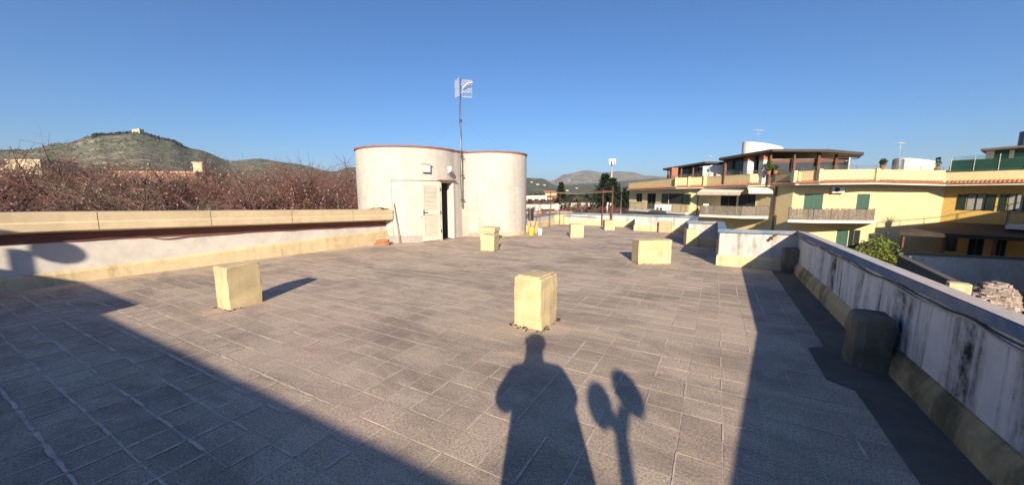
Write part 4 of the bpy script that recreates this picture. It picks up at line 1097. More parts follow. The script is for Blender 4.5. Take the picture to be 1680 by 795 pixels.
# awnings, air conditioner, lean-to canopy
def awning(p, q, z0, drop, out, lab):
    P, u, n, L = frame2(p, q); t = thing('awning', lab, 'awning', tuple(P + Vector((0, 0, z0))), 'striped awnings over the left balcony')
    vs = []; k = int(L / .1); 
    m = MB(); m.add([P + Vector((0, 0, z0)), P + u * L + Vector((0, 0, z0)), P + u * L + n * out + Vector((0, 0, z0 - drop)), P + n * out + Vector((0, 0, z0 - drop))], [(0, 1, 2, 3)])
    o = m.build('cloth', 'awning_cloth', t); o.modifiers.new('s', 'SOLIDIFY').thickness = .02
    v2 = MB()
    for s_ in range(k):
        a, b = P + u * L * s_ / k + n * out, P + u * L * (s_ + 1) / k + n * out; c = (a + b) / 2
        zt = z0 - drop - .012; sc = .26 + .07 * (s_ % 2)
        v2.add([a + Vector((0, 0, zt)), b + Vector((0, 0, zt)), b + Vector((0, 0, zt - .24)), c + n * .02 + Vector((0, 0, zt - sc - .04)), a + Vector((0, 0, zt - .24))], [(0, 1, 2, 3, 4)])
    o = v2.build('valance', 'awning_cloth', t); o.modifiers.new('s', 'SOLIDIFY').thickness = .02
    MB().tube([P + n * out + Vector((0, 0, z0 - drop)), P + u * L + n * out + Vector((0, 0, z0 - drop))], .03, 6).build('front_bar', 'trim_white', t)
awning(at(1150, 46.6), at(1221, 41.2), 2.12, .45, .9, 'long cream awning with scalloped edge over the left balcony')
awning(at(1221, 40.6), at(1260, 39.9), 2.25, .40, .8, 'short cream awning with scalloped edge beside the longer one')
ac = thing('air_conditioner', 'white air conditioner unit under the eaves between two green shuttered doors', 'air conditioner', tuple(at(1367, 35.5, 1.6)))
fr5 = frame2(Wp[5], Wp[6]); a0u, a1u = upx(5, 1357), upx(5, 1377)
pbox(MB(), fr5, a0u, a1u, 1.62, 2.2, .12, .42).build('casing', 'pvc_white', ac, bevel=.02)
P, u, n, L = fr5; c_ = P + u * (a0u * .62 + a1u * .38) + n * .425 + Vector((0, 0, 1.92))
MB().tube([c_, c_ + n * .012], .22, 20).build('fan_grille', 'metal_dark', ac)
for uu in (a0u + .1, a1u - .1): pbox(MB(), fr5, uu - .02, uu + .02, 1.56, 1.618, 0, .42).build('bracket', 'metal_grey', ac)
lt = thing('lean_to_canopy', 'brown lean-to canopy with shade in its colour, on posts over the ground floor of the right wing', 'canopy', tuple(at(1580, 29, GZ)))
cpp = [at(1543, 33.2), at(1710, 28.9), at(1700, 26.3), at(1480, 30.4)]
MB().prism([(p.x, p.y) for p in cpp], [-1.10, -1.10, -1.72, -1.62], [-.98, -.98, -1.60, -1.50]).build('roof', 'canopy_shade_brown', lt)
for px, d_ in ((1486, 30.3), (1555, 29.0), (1640, 27.4)): 
    p = at(px, d_ + .1); MB().obox((p.x, p.y, 0), C(1, 0), C(0, 1), .08, .08, GZ, -1.64).build('post', 'brown_wood', lt)
a, b = cpp[3], cpp[2]; fr_ = frame2(a, b); pbox(MB(), fr_, 0, fr_[3], -1.86, -1.60, .004, .05).build('fascia', 'dark_roof', lt)

# ------------------------------------------------------------------ things on the terrace of the yellow building
def slab_roof(pts, zs, th, back, zb, m, parent, name='roof'):
    n = len(pts); P = list(pts) + list(back)[::-1]; Z = list(zs) + list(zb)[::-1]
    MB().prism([(p.x, p.y) for p in P], [z - th for z in Z], Z).build(name, m, parent)
pg = thing('roof_pergola', 'large glazed pergola with dark hipped roof and brick-topped columns on the terrace', 'pergola', tuple(at(1290, 38, 2.4)))
slab_roof([at(1172, 44.0), at(1257, 38.6), at(1345, 37.2), at(1404, 36.6)], [5.68, 6.10, 5.92, 5.55], .26, [at(1195, 52), at(1275, 48), at(1345, 46), at(1398, 43)], [5.9, 6.35, 6.3, 5.9], 'dark_roof', pg)
for px, d_, w_ in ((1183, 43.9, .14), (1293 - 38, 39.3, .1), (1293, 38.6, .09), (1332, 38.1, .12), (1360, 37.9, .09)):
    p = at(px, d_); MB().obox((p.x, p.y, 0), C(1, 0), C(0, 1), w_, w_, 2.4, 5.75 if px < 1340 else 5.5).build('post', 'brown_wood', pg)
for px, d_ in ((1221, 41.6), (1246, 40.0)):
    p = at(px, d_); ct = MB().obox((p.x, p.y, 0), C(1, 0), C(0, 1), .36, .36, 2.4, 5.1).build('column', 'trim_white', pg)
    rel(MB().obox((p.x, p.y, 0), C(1, 0), C(0, 1), .38, .38, 5.1, 5.72).build('brick_top', 'brick_red', ct))
p = at(1382, 37.4); MB().tube([p + Vector((0, 0, 2.4)), p + Vector((0, 0, 5.35))], .07, 8).build('white_post', 'trim_white', pg)
for a, b, z1 in ((at(1186, 44.6), at(1217, 42.6), 5.3), (at(1228, 42.2), at(1243, 41.2), 5.3), (at(1257, 39.6), at(1292, 39.0), 4.75), (at(1295, 38.9), at(1331, 38.4), 4.75), (at(1334, 38.4), at(1359, 38.1), 4.75), (at(1361, 38.1), at(1381, 37.9), 4.7)):
    fr_ = frame2(a, b); pn_ = pbox(MB(), fr_, 0, fr_[3], 2.4, z1, -.03, .03).build('glass_panel', 'glass', pg)
    f = MB(); pbox(f, fr_, 0, fr_[3], z1, z1 + .12, -.06, .06); pbox(f, fr_, 0, .08, 2.4, z1, -.05, .05); rel(f.build('frame', 'brown_wood', pn_))
a, b = at(1257, 39.5), at(1383, 37.7); fr_ = frame2(a, b); pbox(MB(), fr_, 0, fr_[3], 4.9, 5.12, -.1, .0).build('beam', 'brown_wood', pg)
p = at(1400, 36.7); q = at(1383, 37.6)
MB().tube([p + Vector((0, 0, 5.28)), p + C(-.1, .1, -.25) + Vector((0, 0, 5.28)), q + Vector((0, 0, 4.95)), q + Vector((0, 0, 2.5))], .05, 6).build('gutter_pipe', 'dark_roof', pg)
wb = MB(); wb.prism([(w.x, w.y) for w in (at(1190, 50), at(1265, 46), at(1375, 43), at(1372, 46), at(1265, 50), at(1196, 54))], 2.4, 5.6); wb.build('rear_wall', 'facade_yellow', pg)
# second pergola further left
pg = thing('roof_pergola', 'lower brown pergola with brick pier at the left end of the terrace', 'pergola', tuple(at(1120, 50, 2.4)))
slab_roof([at(1083, 53.5), at(1150, 47.6), at(1186, 46.6)], [5.05, 5.55, 5.45], .24, [at(1100, 62), at(1155, 56), at(1186, 54)], [5.4, 5.9, 5.8], 'dark_roof', pg)
p = at(1101, 50.5); MB().obox((p.x, p.y, 0), C(1, 0), C(0, 1), .42, .35, 2.4, 4.95).build('brick_pier', 'brick_red', pg)
for px, d_ in ((1092, 53), (1113, 51), (1132, 49.6)):
    p = at(px, d_); MB().obox((p.x, p.y, 0), C(1, 0), C(0, 1), .1, .1, 2.4, 5.1).build('post', 'brown_wood', pg)
for a, b in ((at(1108, 52.6), at(1131, 50.4)), (at(1133, 50.2), at(1148, 49))):
    fr_ = frame2(a, b); pbox(MB(), fr_, 0, fr_[3], 2.4, 5.0, -.03, .03).build('glass_panel', 'glass', pg)
p0, p1 = at(1148, 47.2), at(1157, 46.8)
fr_ = frame2(p0, p1); pbox(MB(), fr_, 0, fr_[3], 2.4, 4.95, -.1, .1).build('white_panel', 'trim_white', pg)
fr_ = frame2(at(1159, 46.6), at(1180, 45.8)); pbox(MB(), fr_, 0, fr_[3], 2.4, 5.02, -.1, .1).build('white_wall', 'trim_white', pg)
# rounded roof towers behind
def round_tower(px, d_, r, z1, m, lab, slope=0.0):
    p = at(px, d_); t = thing('round_tower', lab, 'roof tower', (p.x, p.y, 2.4), 'rounded stair towers on the yellow building')
    mb = MB(); n = 40; ax = C(1, 0)
    vs = []
    for k in range(n):
        th = 2 * PI * k / n; q = p + C(r * math.cos(th) * 1.9, r * math.sin(th)); vs.append((q.x, q.y, 2.4))
    top = [(v[0], v[1], z1 - slope * max(0, math.cos(2 * PI * k / n) * .5 + .5)) for k, v in enumerate(vs)]
    mb.add(vs + top, [tuple(range(n, 2 * n))] + [(k, (k+1) % n, n + (k+1) % n, n + k) for k in range(n)])
    mb.build('wall', m, t)
    sweep([(v[0], v[1]) for v in vs], [(.0, z1 - .02, 0), (.0, z1 + .03, 0), (-.1, z1 + .03, 0), (-.1, z1 - .02, 0)], closed=True).build('rim', m, t) if slope == 0 else None
    return t
round_tower(1241, 58, 1.6, 9.35, 'trim_white', 'white rounded stair tower rising behind the large dark pergola', 1.0)
round_tower(1489, 45, 1.2, 5.75, 'trim_white', 'low white rounded tower top beyond the terrace railing', .6)
round_tower(1690, 44, 1.35, 8.7, 'tank_shade_grey', 'round tower with shade coloured in as grey, at the right edge of the picture', 0)
p = at(1461, 43); o = MB().lathe((p.x, p.y, 2.4), [(.5, 0), (.5, 2.9), (.45, 3.05), (.1, 3.12)], 18).build('water_tank', 'tank_shade_grey', smooth=False); tag(o, 'dark grey water tank left of the low white tower', 'tank')
# green net fence and dark roof of the right wing
nf = thing('net_fence', 'green lattice and net screen on the terrace of the right wing', 'fence', tuple(at(1600, 30, 3.5)))
ga, gb = at(1545, 32.2), at(1712, 28.0); fr_ = frame2(ga, gb)
pbox(MB(), fr_, 0, fr_[3] * .78, 3.5, 4.42, -.47, -.45).build('net', 'net_green', nf)
lm = MB(); Lf = fr_[3]; P, u, n, _ = fr_
for s_ in range(int(Lf / .16)):
    for d_ in (1, -1):
        a = P + u * (s_ * .16) - n * .40; b = a + u * .8 * d_
        if 0 <= (s_ * .16 + .8 * d_) <= Lf: lm.tube([a + Vector((0, 0, 3.66)), b + Vector((0, 0, 4.75))], .012, 3, False)
tag(lm.build('lattice', 'shutter_green', nf), kind='stuff')
for s_ in range(5):
    a = P + u * Lf * s_ / 4 - n * .42; MB().tube([a + Vector((0, 0, 3.5)), a + Vector((0, 0, 4.8))], .03, 6).build('post', 'metal_grey', nf)
pg = thing('roof_pergola', 'green screened roof pergola with flat dark roof on the right wing', 'pergola', tuple(at(1660, 33, 2.4)))
slab_roof([at(1590, 36), at(1740, 33)], [5.82, 6.15], .2, [at(1600, 41), at(1740, 38)], [6.0, 6.3], 'dark_roof', pg)
fr_ = frame2(at(1600, 37), at(1740, 34)); L = fr_[3]
for a, b, m in ((0, .1, 'trim_white'), (.1, .28, 'net_green'), (.28, .34, 'trim_white'), (.34, .46, 'net_green'), (.46, .56, 'trim_white'), (.56, 1, 'net_green')):
    pbox(MB(), fr_, L * a, L * b - .01, 2.4, 5.7, -.05, .05).build('panel', m, pg)

# small aerials on the roofs
def yagi(p, h, lab, L_=1.6):
    t = thing('roof_aerial', lab, 'antenna', tuple(p))
    MB().tube([p, p + Vector((0, 0, h))], .025, 6).build('pole', 'metal_grey', t)
    m = MB(); top = p + Vector((0, 0, h - .15)); d = C(1, .2).normalized()
    m.tube([top - d * L_ / 2, top + d * L_ / 2], .02, 5)
    for k in range(9):
        c_ = top - d * L_ / 2 + d * L_ * k / 8; s_ = .32 - .015 * k
        m.tube([c_ - C(-.1, .5).normalized() * s_ - Vector((0, 0, .12)), c_ + C(-.1, .5).normalized() * s_ + Vector((0, 0, .12))], .014, 4)
    m.build('elements', 'antenna_metal', t)
    MB().tube([top + Vector((0, 0, -.5)) - d * .35, top + Vector((0, 0, -.5)) + d * .35], .018, 5).build('cross_bar', 'antenna_metal', t)
yagi(at(1232, 57, 9.2), 1.9, 'comb aerial on the white round tower behind the large pergola')
yagi(at(1461, 46, 5.2), 2.6, 'faint comb aerial near the dark water tank', 1.0)
yagi(at(1672, 43.5, 8.6), 1.6, 'long comb aerial at the right edge above the grey round tower', 3.2)
yagi(at(1158, 54, 5.6), 1.4, 'small thin aerial on the lower brown pergola', .5)

# potted plants and odds and ends on the terrace
def leafy(p, r, h, n, m, size, seed, name, lab, cat, parent=None, group=None, pot=None, potz=0.35):
    rr = random.Random(seed); t = thing(name, lab, cat, tuple(p), group)
    if pot: MB().lathe(tuple(p), [(.16, 0), (.22, potz), (.2, potz)], 12).build('pot', pot, t)
    mb = MB()
    for k in range(n):
        th = rr.uniform(0, 2 * PI); q = rr.random() ** .5 * r; z = rr.random()
        rr_ = q * (1 - abs(z - .45) * .9)
        c_ = Vector(p) + Vector((rr_ * math.cos(th), rr_ * math.sin(th), (potz if pot else 0) + h * z))
        a = Vector((rr.gauss(0, 1), rr.gauss(0, 1), rr.gauss(0, 1))).normalized(); b = a.cross(Vector((rr.gauss(0, 1), rr.gauss(0, 1), rr.gauss(0, 1)))).normalized(); s_ = size * rr.uniform(.6, 1.3)
        mb.add([c_ - a * s_, c_ + b * s_ * .5, c_ + a * s_, c_ - b * s_ * .5], [(0, 1, 2, 3)])
    tag(mb.build('leaves', m, t), kind='stuff'); return t
leafy(at(1254, 38.9, 3.55), .35, 1.0, 160, 'leaf_green', .14, 1, 'terrace_plant', 'leafy yellow-green plant in front of the brick-topped columns', 'plant', pot='terracotta')
leafy(at(1265, 38.9, 3.6), .28, .6, 90, 'leaf_green', .12, 2, 'terrace_plant', 'small leafy plant just right of the taller terrace plant', 'plant', pot='terracotta')
leafy(at(1437, 34.1, 3.78), .3, .55, 90, 'palm_leaf', .14, 3, 'terrace_plant', 'spiky potted plant on the parapet pilaster', 'plant', pot='terracotta')
leafy(at(1525, 33.4, 3.5), .22, .9, 110, 'leaf_green', .10, 4, 'terrace_plant', 'small upright shrub on the terrace at the inner corner', 'plant', pot='terracotta')
# balcony clutter
o = rough_block(.5, .9, .75, 401).build('white_cabinet', 'pvc_white'); o.location = at(1157, 45.2, FL); o.scale = (1.2, 1, 1.5); tag(o, 'white cabinet on the left reed-screened balcony', 'cabinet')
for k, px in enumerate((1080, 1087, 1093)):
    t = thing('laundry_sheet', ('white cloth drying on the far balcony, leftmost of three', 'pale cloth drying on the far balcony, middle of three', 'white cloth drying on the far balcony, rightmost of three')[k], 'laundry', tuple(at(px, 51.8 - k, FL + 1)), 'laundry on the far balcony')
    mb = MB(); c_ = at(px, 52.2 - 1.1 * k - 1.6, FL); vs = [c_ + C(.55 * u, .06 * math.sin(5 * u + v_), .15 + .75 * v_ ) for u in (-1, -.5, 0, .5, 1) for v_ in (0, .5, 1)]
    mb.add(vs, [(i*3+j, i*3+j+1, i*3+j+4, i*3+j+3) for i in range(4) for j in range(2)]); o = mb.build('cloth', 'house_white', t); o.modifiers.new('s', 'SOLIDIFY').thickness = .03

# ------------------------------------------------------------------ neighbouring wing to the right (just out of frame): throws the shadow on the yellow wall
nw = thing('neighbour_wing', 'yellow wing of the complex just beyond the right edge, with an added block shading the yard', 'building', tuple(C(38, 18, GZ)))
wv = [C(34.2, 22.4), C(34.2, 12), C(44, 12), C(44, 22.4)]
MB().prism([(v.x, v.y) for v in wv[::-1]], GZ, 2.6).build('wall', 'facade_yellow', nw)
wv2 = [C(33.8, 22.8), C(33.8, 11.6), C(44.4, 11.6), C(44.4, 22.8)]
MB().prism([(v.x, v.y) for v in wv2[::-1]], 2.604, 2.85).build('eave', 'terracotta', nw)
MB().prism([(v.x, v.y) for v in wv[::-1]], 2.854, 3.55).build('terrace_parapet', 'facade_yellow', nw)
wv3 = [C(24.2, 15), C(24.2, 3), C(33.6, 3), C(33.6, 15)]
MB().prism([(v.x, v.y) for v in wv3[::-1]], GZ, 3.4).build('shade_block', 'facade_yellow', nw)  # unseen block added to keep the yard wall in shade
rl = MB()
ra_, rb2 = wv[0] + C(.1, -.1), wv[3] + C(-.1, -.1)
rl.tube([ra_ + Vector((0, 0, 4.05)), rb2 + Vector((0, 0, 4.05))], .03, 6)
for k in range(7): q = ra_ + (rb2 - ra_) * k / 6; rl.tube([q + Vector((0, 0, 3.5)), q + Vector((0, 0, 4.05))], .03, 6)
rl.build('railing', 'metal_grey', nw)
pa_ = C(35.1, 22.2, 3.552); pt_ = thing('potted_palm', 'potted palm on the terrace of the wing beyond the right edge', 'palm', tuple(pa_))
MB().lathe(tuple(pa_), [(.2, 0), (.28, .4), (.25, .4)], 12).build('pot', 'terracotta', pt_)
fm = MB()
for k in range(22):
    th = k * 2.4; up_ = .5 + .5 * ((k * 37) % 22) / 22; prev = pa_ + Vector((0, 0, .4)); w_ = .06
    for s_ in range(1, 5):
        u = s_ / 4; q = pa_ + Vector((math.cos(th) * .9 * u, math.sin(th) * .9 * u, .4 + 1.1 * up_ * u - .5 * u * u)); sd2_ = Vector((-math.sin(th), math.cos(th), 0)) * w_ * (1.2 - u)
        fm.add([prev - sd2_, prev + sd2_, q + sd2_ * .7, q - sd2_ * .7], [(0, 1, 2, 3)]); prev = q
fm.build('fronds', 'palm_leaf', pt_)

# ------------------------------------------------------------------ yard between: walls, bush, rubble
yw = thing('yard_wall', 'bluish white yard wall with dark coping in front of the canopy', 'wall', tuple(at(1590, 22, GZ)))
a, b = at(1484, 22.8), at(1760, 20.5); fr_ = frame2(a, b)
pbox(MB(), fr_, 0, fr_[3], GZ, -2.2, -.2, 0).build('wall', 'wall_bluewhite', yw); pbox(MB(), fr_, -.05, fr_[3], -2.198, -2.08, -.25, .06).build('coping', 'concrete_dark', yw)
yw = thing('yard_wall', 'dark weathered low wall running beside the right parapet outside', 'wall', tuple(at(1600, 14, GZ)))
a, b = at(1482, 21.6), at(1592, 14.6); fr_ = frame2(a, b)
pbox(MB(), fr_, 0, fr_[3], GZ, -2.12, -.2, 0).build('wall', 'concrete_dark', yw); pbox(MB(), fr_, 0, fr_[3], -2.118, -2.02, -.24, .05).build('coping', 'concrete_dark', yw)
a2, b2 = at(1586, 12.8), at(1710, 10.1); fr2 = frame2(a2, b2)
pbox(MB(), fr2, 0, fr2[3], GZ, -2.32, -.2, 0).build('low_wall', 'concrete_dark', yw); pbox(MB(), fr2, 0, fr2[3], -2.318, -2.22, -.25, .05).build('low_coping', 'concrete_dark', yw)
p = at(1592, 14.5); MB().obox((p.x, p.y, 0), C(.8, -.6).normalized(), C(.6, .8).normalized(), .3, .22, GZ, -1.95).build('pier', 'yellow_skirt', yw)
def mound(u, v_): return GZ - .05 + 1.9 * (math.sin(PI * u) * math.sin(PI * v_)) ** .4
rbm = MB(); rr = random.Random(12)
for k in range(700):
    u, v_ = rr.uniform(.04, .96), rr.uniform(.04, .96)
    c_ = at(1594 + 110 * u, 18.2 - 4.6 * v_, mound(u, v_) - .04)
    s_ = rr.uniform(.05, .15)
    rbm.obox(c_, Vector((math.cos(k), math.sin(k), 0)), Vector((-math.sin(k), math.cos(k), 0)), s_, s_ * rr.uniform(.4, 1), c_.z, c_.z + s_ * rr.uniform(.5, 1.5))
o = rbm.build('rubble_heap', 'rubble'); tag(o, 'heap of pinkish rubble and litter below the parapet on the right', 'rubble', kind='stuff')
hm = MB(); hv = []; hf = []
for i in range(13):
    for j in range(13):
        u, v_ = i / 12, j / 12; c_ = at(1594 + 110 * u, 18.2 - 4.6 * v_)
        hv.append((c_.x, c_.y, mound(u, v_)))
for i in range(12):
    for j in range(12): hf.append((i*13+j, i*13+j+1, (i+1)*13+j+1, (i+1)*13+j))
tag(hm.add(hv, hf).build('earth_mound', 'rubble', smooth=True), kind='structure')
# lemon tree by the yard wall
def leaf_tree(name, p, tr_h, r, h, n, size, m, lab, seed, trunk_r=.09):
    rr = random.Random(seed); t = thing(name, lab, 'tree', tuple(p))
    tk = MB(); p = Vector(p); tk.tube([p, p + Vector((.05, .03, tr_h * .5)), p + Vector((0, 0, tr_h))], [trunk_r, trunk_r * .8, trunk_r * .6], 8)
    for k in range(6):
        th = k * 1.05 + rr.random(); q = p + Vector((math.cos(th) * r * .7, math.sin(th) * r * .7, tr_h + h * rr.uniform(.3, .8)))
        tk.tube([p + Vector((0, 0, tr_h * .8)), (p + Vector((0, 0, tr_h)) + q) / 2 + Vector((0, 0, .15)), q], [trunk_r * .5, trunk_r * .3, trunk_r * .1], 6)
    tk.build('trunk', 'bark', t)
    mb = MB(); cl_ = [(rr.uniform(0, 2 * PI), rr.random() ** .5 * r * .75, rr.uniform(.15, .95), rr.uniform(.25, .5) * r) for _ in range(26)]
    for k in range(n):
        th, q, z, cr = cl_[rr.randrange(26)]
        c_ = p + Vector((q * math.cos(th), q * math.sin(th), tr_h + h * z - .2)) + Vector((rr.gauss(0, 1), rr.gauss(0, 1), rr.gauss(0, .8))) * cr * .55
        a = Vector((rr.gauss(0, 1), rr.gauss(0, 1), rr.gauss(0, .7))).normalized(); b = a.cross(Vector((rr.gauss(0, 1), rr.gauss(0, 1), rr.gauss(0, 1)))).normalized(); s_ = size * rr.uniform(.6, 1.3)
        mb.add([c_ - a * s_, c_ + b * s_ * .5, c_ + a * s_, c_ - b * s_ * .5], [(0, 1, 2, 3)])
    tag(mb.build('crown', m, t), kind='stuff'); return t
leaf_tree('lemon_tree', at(1448, 23.6, GZ), 1.1, 1.5, 2.1, 3200, .075, 'leaf_lemon', 'bright green lemon tree behind the right parapet', 5)

# ------------------------------------------------------------------ orchard of bare, pink-budding trees on the left and beyond
def orchard_mesh(seed, H_, spread, twigs, buds):
    rr = random.Random(seed); wood = MB(); twig = MB(); bud = MB(); ends = []
    def seg(m, a, b, ra0, rb0, n): 
        mid = (a + b) / 2 + Vector((rr.gauss(0, 1), rr.gauss(0, 1), rr.gauss(0, .5))) * (b - a).length * .06
        m.tube([a, mid, b], [ra0, (ra0 + rb0) / 2, rb0], n, False); return mid
    top = Vector((rr.uniform(-.1, .1), rr.uniform(-.1, .1), H_ * .16)); seg(wood, Vector((0, 0, 0)), top, .15, .12, 7)
    limbs = []
    for k in range(6):
        th = k * 2 * PI / 6 + rr.uniform(-.4, .4); e = top + Vector((math.cos(th) * spread * .55, math.sin(th) * spread * .55, H_ * rr.uniform(.28, .45)))
        seg(wood, top, e, .09, .05, 6); limbs.append((top, e))
    subs = []
    for a, b in limbs:
        for k in range(6):
            u = rr.uniform(.4, 1.0); s_ = a.lerp(b, u); d = Vector((rr.gauss(0, .6), rr.gauss(0, .6), rr.uniform(.35, 1.1))) + Vector((b.x, b.y, 0)).normalized() * .5
            e = s_ + d.normalized() * spread * rr.uniform(.45, .8)
            e.z = min(e.z, H_ * rr.uniform(.82, .95)); seg(wood, s_, e, .035, .014, 5); subs.append((s_, e))
    for k in range(twigs):
        a, b = subs[rr.randrange(len(subs))]; u = rr.uniform(.15, 1); s_ = a.lerp(b, u)
        d = Vector((rr.gauss(0, .75), rr.gauss(0, .75), rr.gauss(.45, .55))).normalized(); L_ = rr.uniform(.35, 1.05) * spread / 2.6
        e = s_ + d * L_; r_ = rr.uniform(.006, .012)
        twig.tube([s_, s_.lerp(e, .5) + Vector((0, 0, .05)), e], [r_, r_ * .8, r_ * .4], 3, False); ends.append((s_, e))
        for q in range(2):
            v0 = s_.lerp(e, rr.uniform(.3, .9)); v1 = v0 + Vector((rr.gauss(0, .7), rr.gauss(0, .7), rr.gauss(.35, .5))).normalized() * L_ * rr.uniform(.25, .5)
            twig.tube([v0, v1], [r_ * .6, r_ * .3], 3, False); ends.append((v0, v1))
    for k in range(buds):
        s_, e = ends[rr.randrange(len(ends))]; c_ = s_.lerp(e, rr.random()) + Vector((rr.gauss(0, .02), rr.gauss(0, .02), rr.gauss(0, .02)))
        a = Vector((rr.gauss(0, 1), rr.gauss(0, 1), rr.gauss(0, 1))).normalized(); b = a.cross(Vector((rr.gauss(0, 1), rr.gauss(0, 1), rr.gauss(0, 1)))).normalized(); z = rr.uniform(.013, .027)
        bud.add([c_ - a * z, c_ - b * z, c_ + a * z, c_ + b * z], [(0, 1, 2, 3)])
    return wood, twig, bud
protos = []
for k, (sd_k, bn) in enumerate(((11, 3600), (12, 1500), (13, 5200), (14, 700), (15, 2600))):
    wd, tg, bu = orchard_mesh(sd_k, 6.6, 2.9, 1700, bn)
    t = thing('orchard_tree', 'x', 'tree', (0, 0, 0), 'orchard trees behind the left parapet')
    wd.build('trunk', 'bark', t, smooth=True); tag(tg.build('twigs', ('twig', 'twig_grey', 'twig', 'twig_olive', 'twig_red')[k], t), kind='stuff'); tag(bu.build('blossom', 'blossom', t), kind='stuff')
    protos.append(t)
used = set()
def plant(k, p, s_, rz, label, group):
    t = protos[k]
    if k in used: t = copy_tree(t)
    used.add(k); t.location = p; t.scale = (s_, s_, s_ * R.uniform(.94, 1.06)); t.rotation_euler = (0, 0, rz); t['label'] = label; t['group'] = group
    return t
OR = random.Random(5)
LABL = 'bare pink-budding orchard tree in the thicket behind the left parapet'
for row, (d0, n_, s0) in enumerate(((18.0, 12, 1.22), (21.5, 14, 1.27), (26, 16, 1.33), (32, 17, 1.40), (39, 18, 1.48))):
    for i in range(n_):
        az = math.radians(-60 + 40.5 * (i + .5) / n_ + OR.uniform(-1, 1)); d_ = d0 * OR.uniform(.93, 1.07)
        p = C(math.sin(az) * d_, math.cos(az) * d_, GZ)
        if p.x > -16.4: p.x = -16.4 - OR.random() * 1.5
        s_ = s0 * OR.uniform(.86, 1.0) * (1.0 + .03 * math.sin(az * 22))
        plant(OR.randrange(5), p, s_, OR.uniform(0, 6.28), LABL, 'orchard trees behind the left parapet')
# the taller bare tree that stands out on the left
wd, tg, bu = orchard_mesh(31, 12.2, 3.6, 800, 0)
t = thing('bare_tree', 'taller leafless tree standing out above the orchard on the left', 'tree', tuple(C(-27, 22.5, GZ)))
for mb, nm, mt in ((wd, 'trunk', 'bark'), (tg, 'twigs', 'twig')):
    o = mb.build(nm, mt, t); o.location = (0, 0, 0); tag(o, kind='stuff' if nm == 'twigs' else None)
t2 = copy_tree(t); t2.location = C(-36, 25.5, GZ); t2.rotation_euler = (0, 0, 2.1); t2.scale = (.93, .93, .93); t2['label'] = 'leafless tree farther left, its thin tips against the sky'
# distant orchard strips beyond the far parapet
for row, (d0, n_, s0) in enumerate(((55, 12, .50), (64, 13, .52), (76, 14, .56), (92, 15, .6))):
    for i in range(n_):
        px = 850 + (1235 - 850) * (i + .5) / n_ + OR.uniform(-6, 6); d_ = d0 * OR.uniform(.96, 1.04)
        if d_ > 52 and px > 1000 + (1070 - 1000) and d_ < 200: d_ = max(d_, 70)
        plant(OR.randrange(5), at(px, d_, GZ), s0 * OR.uniform(.9, 1.1), OR.uniform(0, 6.28), 'low reddish bare orchard tree beyond the far parapet', 'low orchard rows beyond the far parapet')
# far scrub and hedges that read as one mass
def scrub(name, boxes, m, size, dens, seed):
    rr = random.Random(seed); mb = MB()
    for px0, px1, d0, d1, h, n in boxes:
        for k in range(n):
            d_ = rr.uniform(d0, d1); px = rr.uniform(px0, px1); c_ = at(px, d_, GZ + rr.random() ** .8 * h * (.7 + .3 * noise.noise(Vector((px * .07, d_ * .05, 0)))))
            a = Vector((rr.gauss(0, 1), rr.gauss(0, 1), rr.gauss(0, 1))).normalized(); b = a.cross(Vector((rr.gauss(0, 1), rr.gauss(0, 1), rr.gauss(0, 1)))).normalized(); z = size * d_ / 100 * rr.uniform(.5, 1.3)
            mb.add([c_ - a * z, c_ - b * z, c_ + a * z, c_ + b * z], [(0, 1, 2, 3)])
    o = mb.build(name, m); tag(o, kind='stuff'); return o
tag(scrub('far_orchard', [(840, 1250, 95, 180, 4.0, 9000), (-250, 620, 45, 120, 6.5, 9000)], 'farm_scrub', .55, 1, 3), 'reddish brown far orchard seen as one mass', 'orchard')
tag(scrub('far_hedges', [(840, 1260, 190, 330, 5, 5000), (960, 1010, 170, 200, 7, 1500), (-300, 700, 180, 420, 7, 7000), (930, 1000, 110, 130, 4.5, 900)], 'conifer_leaf', .6, 1, 4), 'dark green far hedges and groves on the plain', 'hedge')

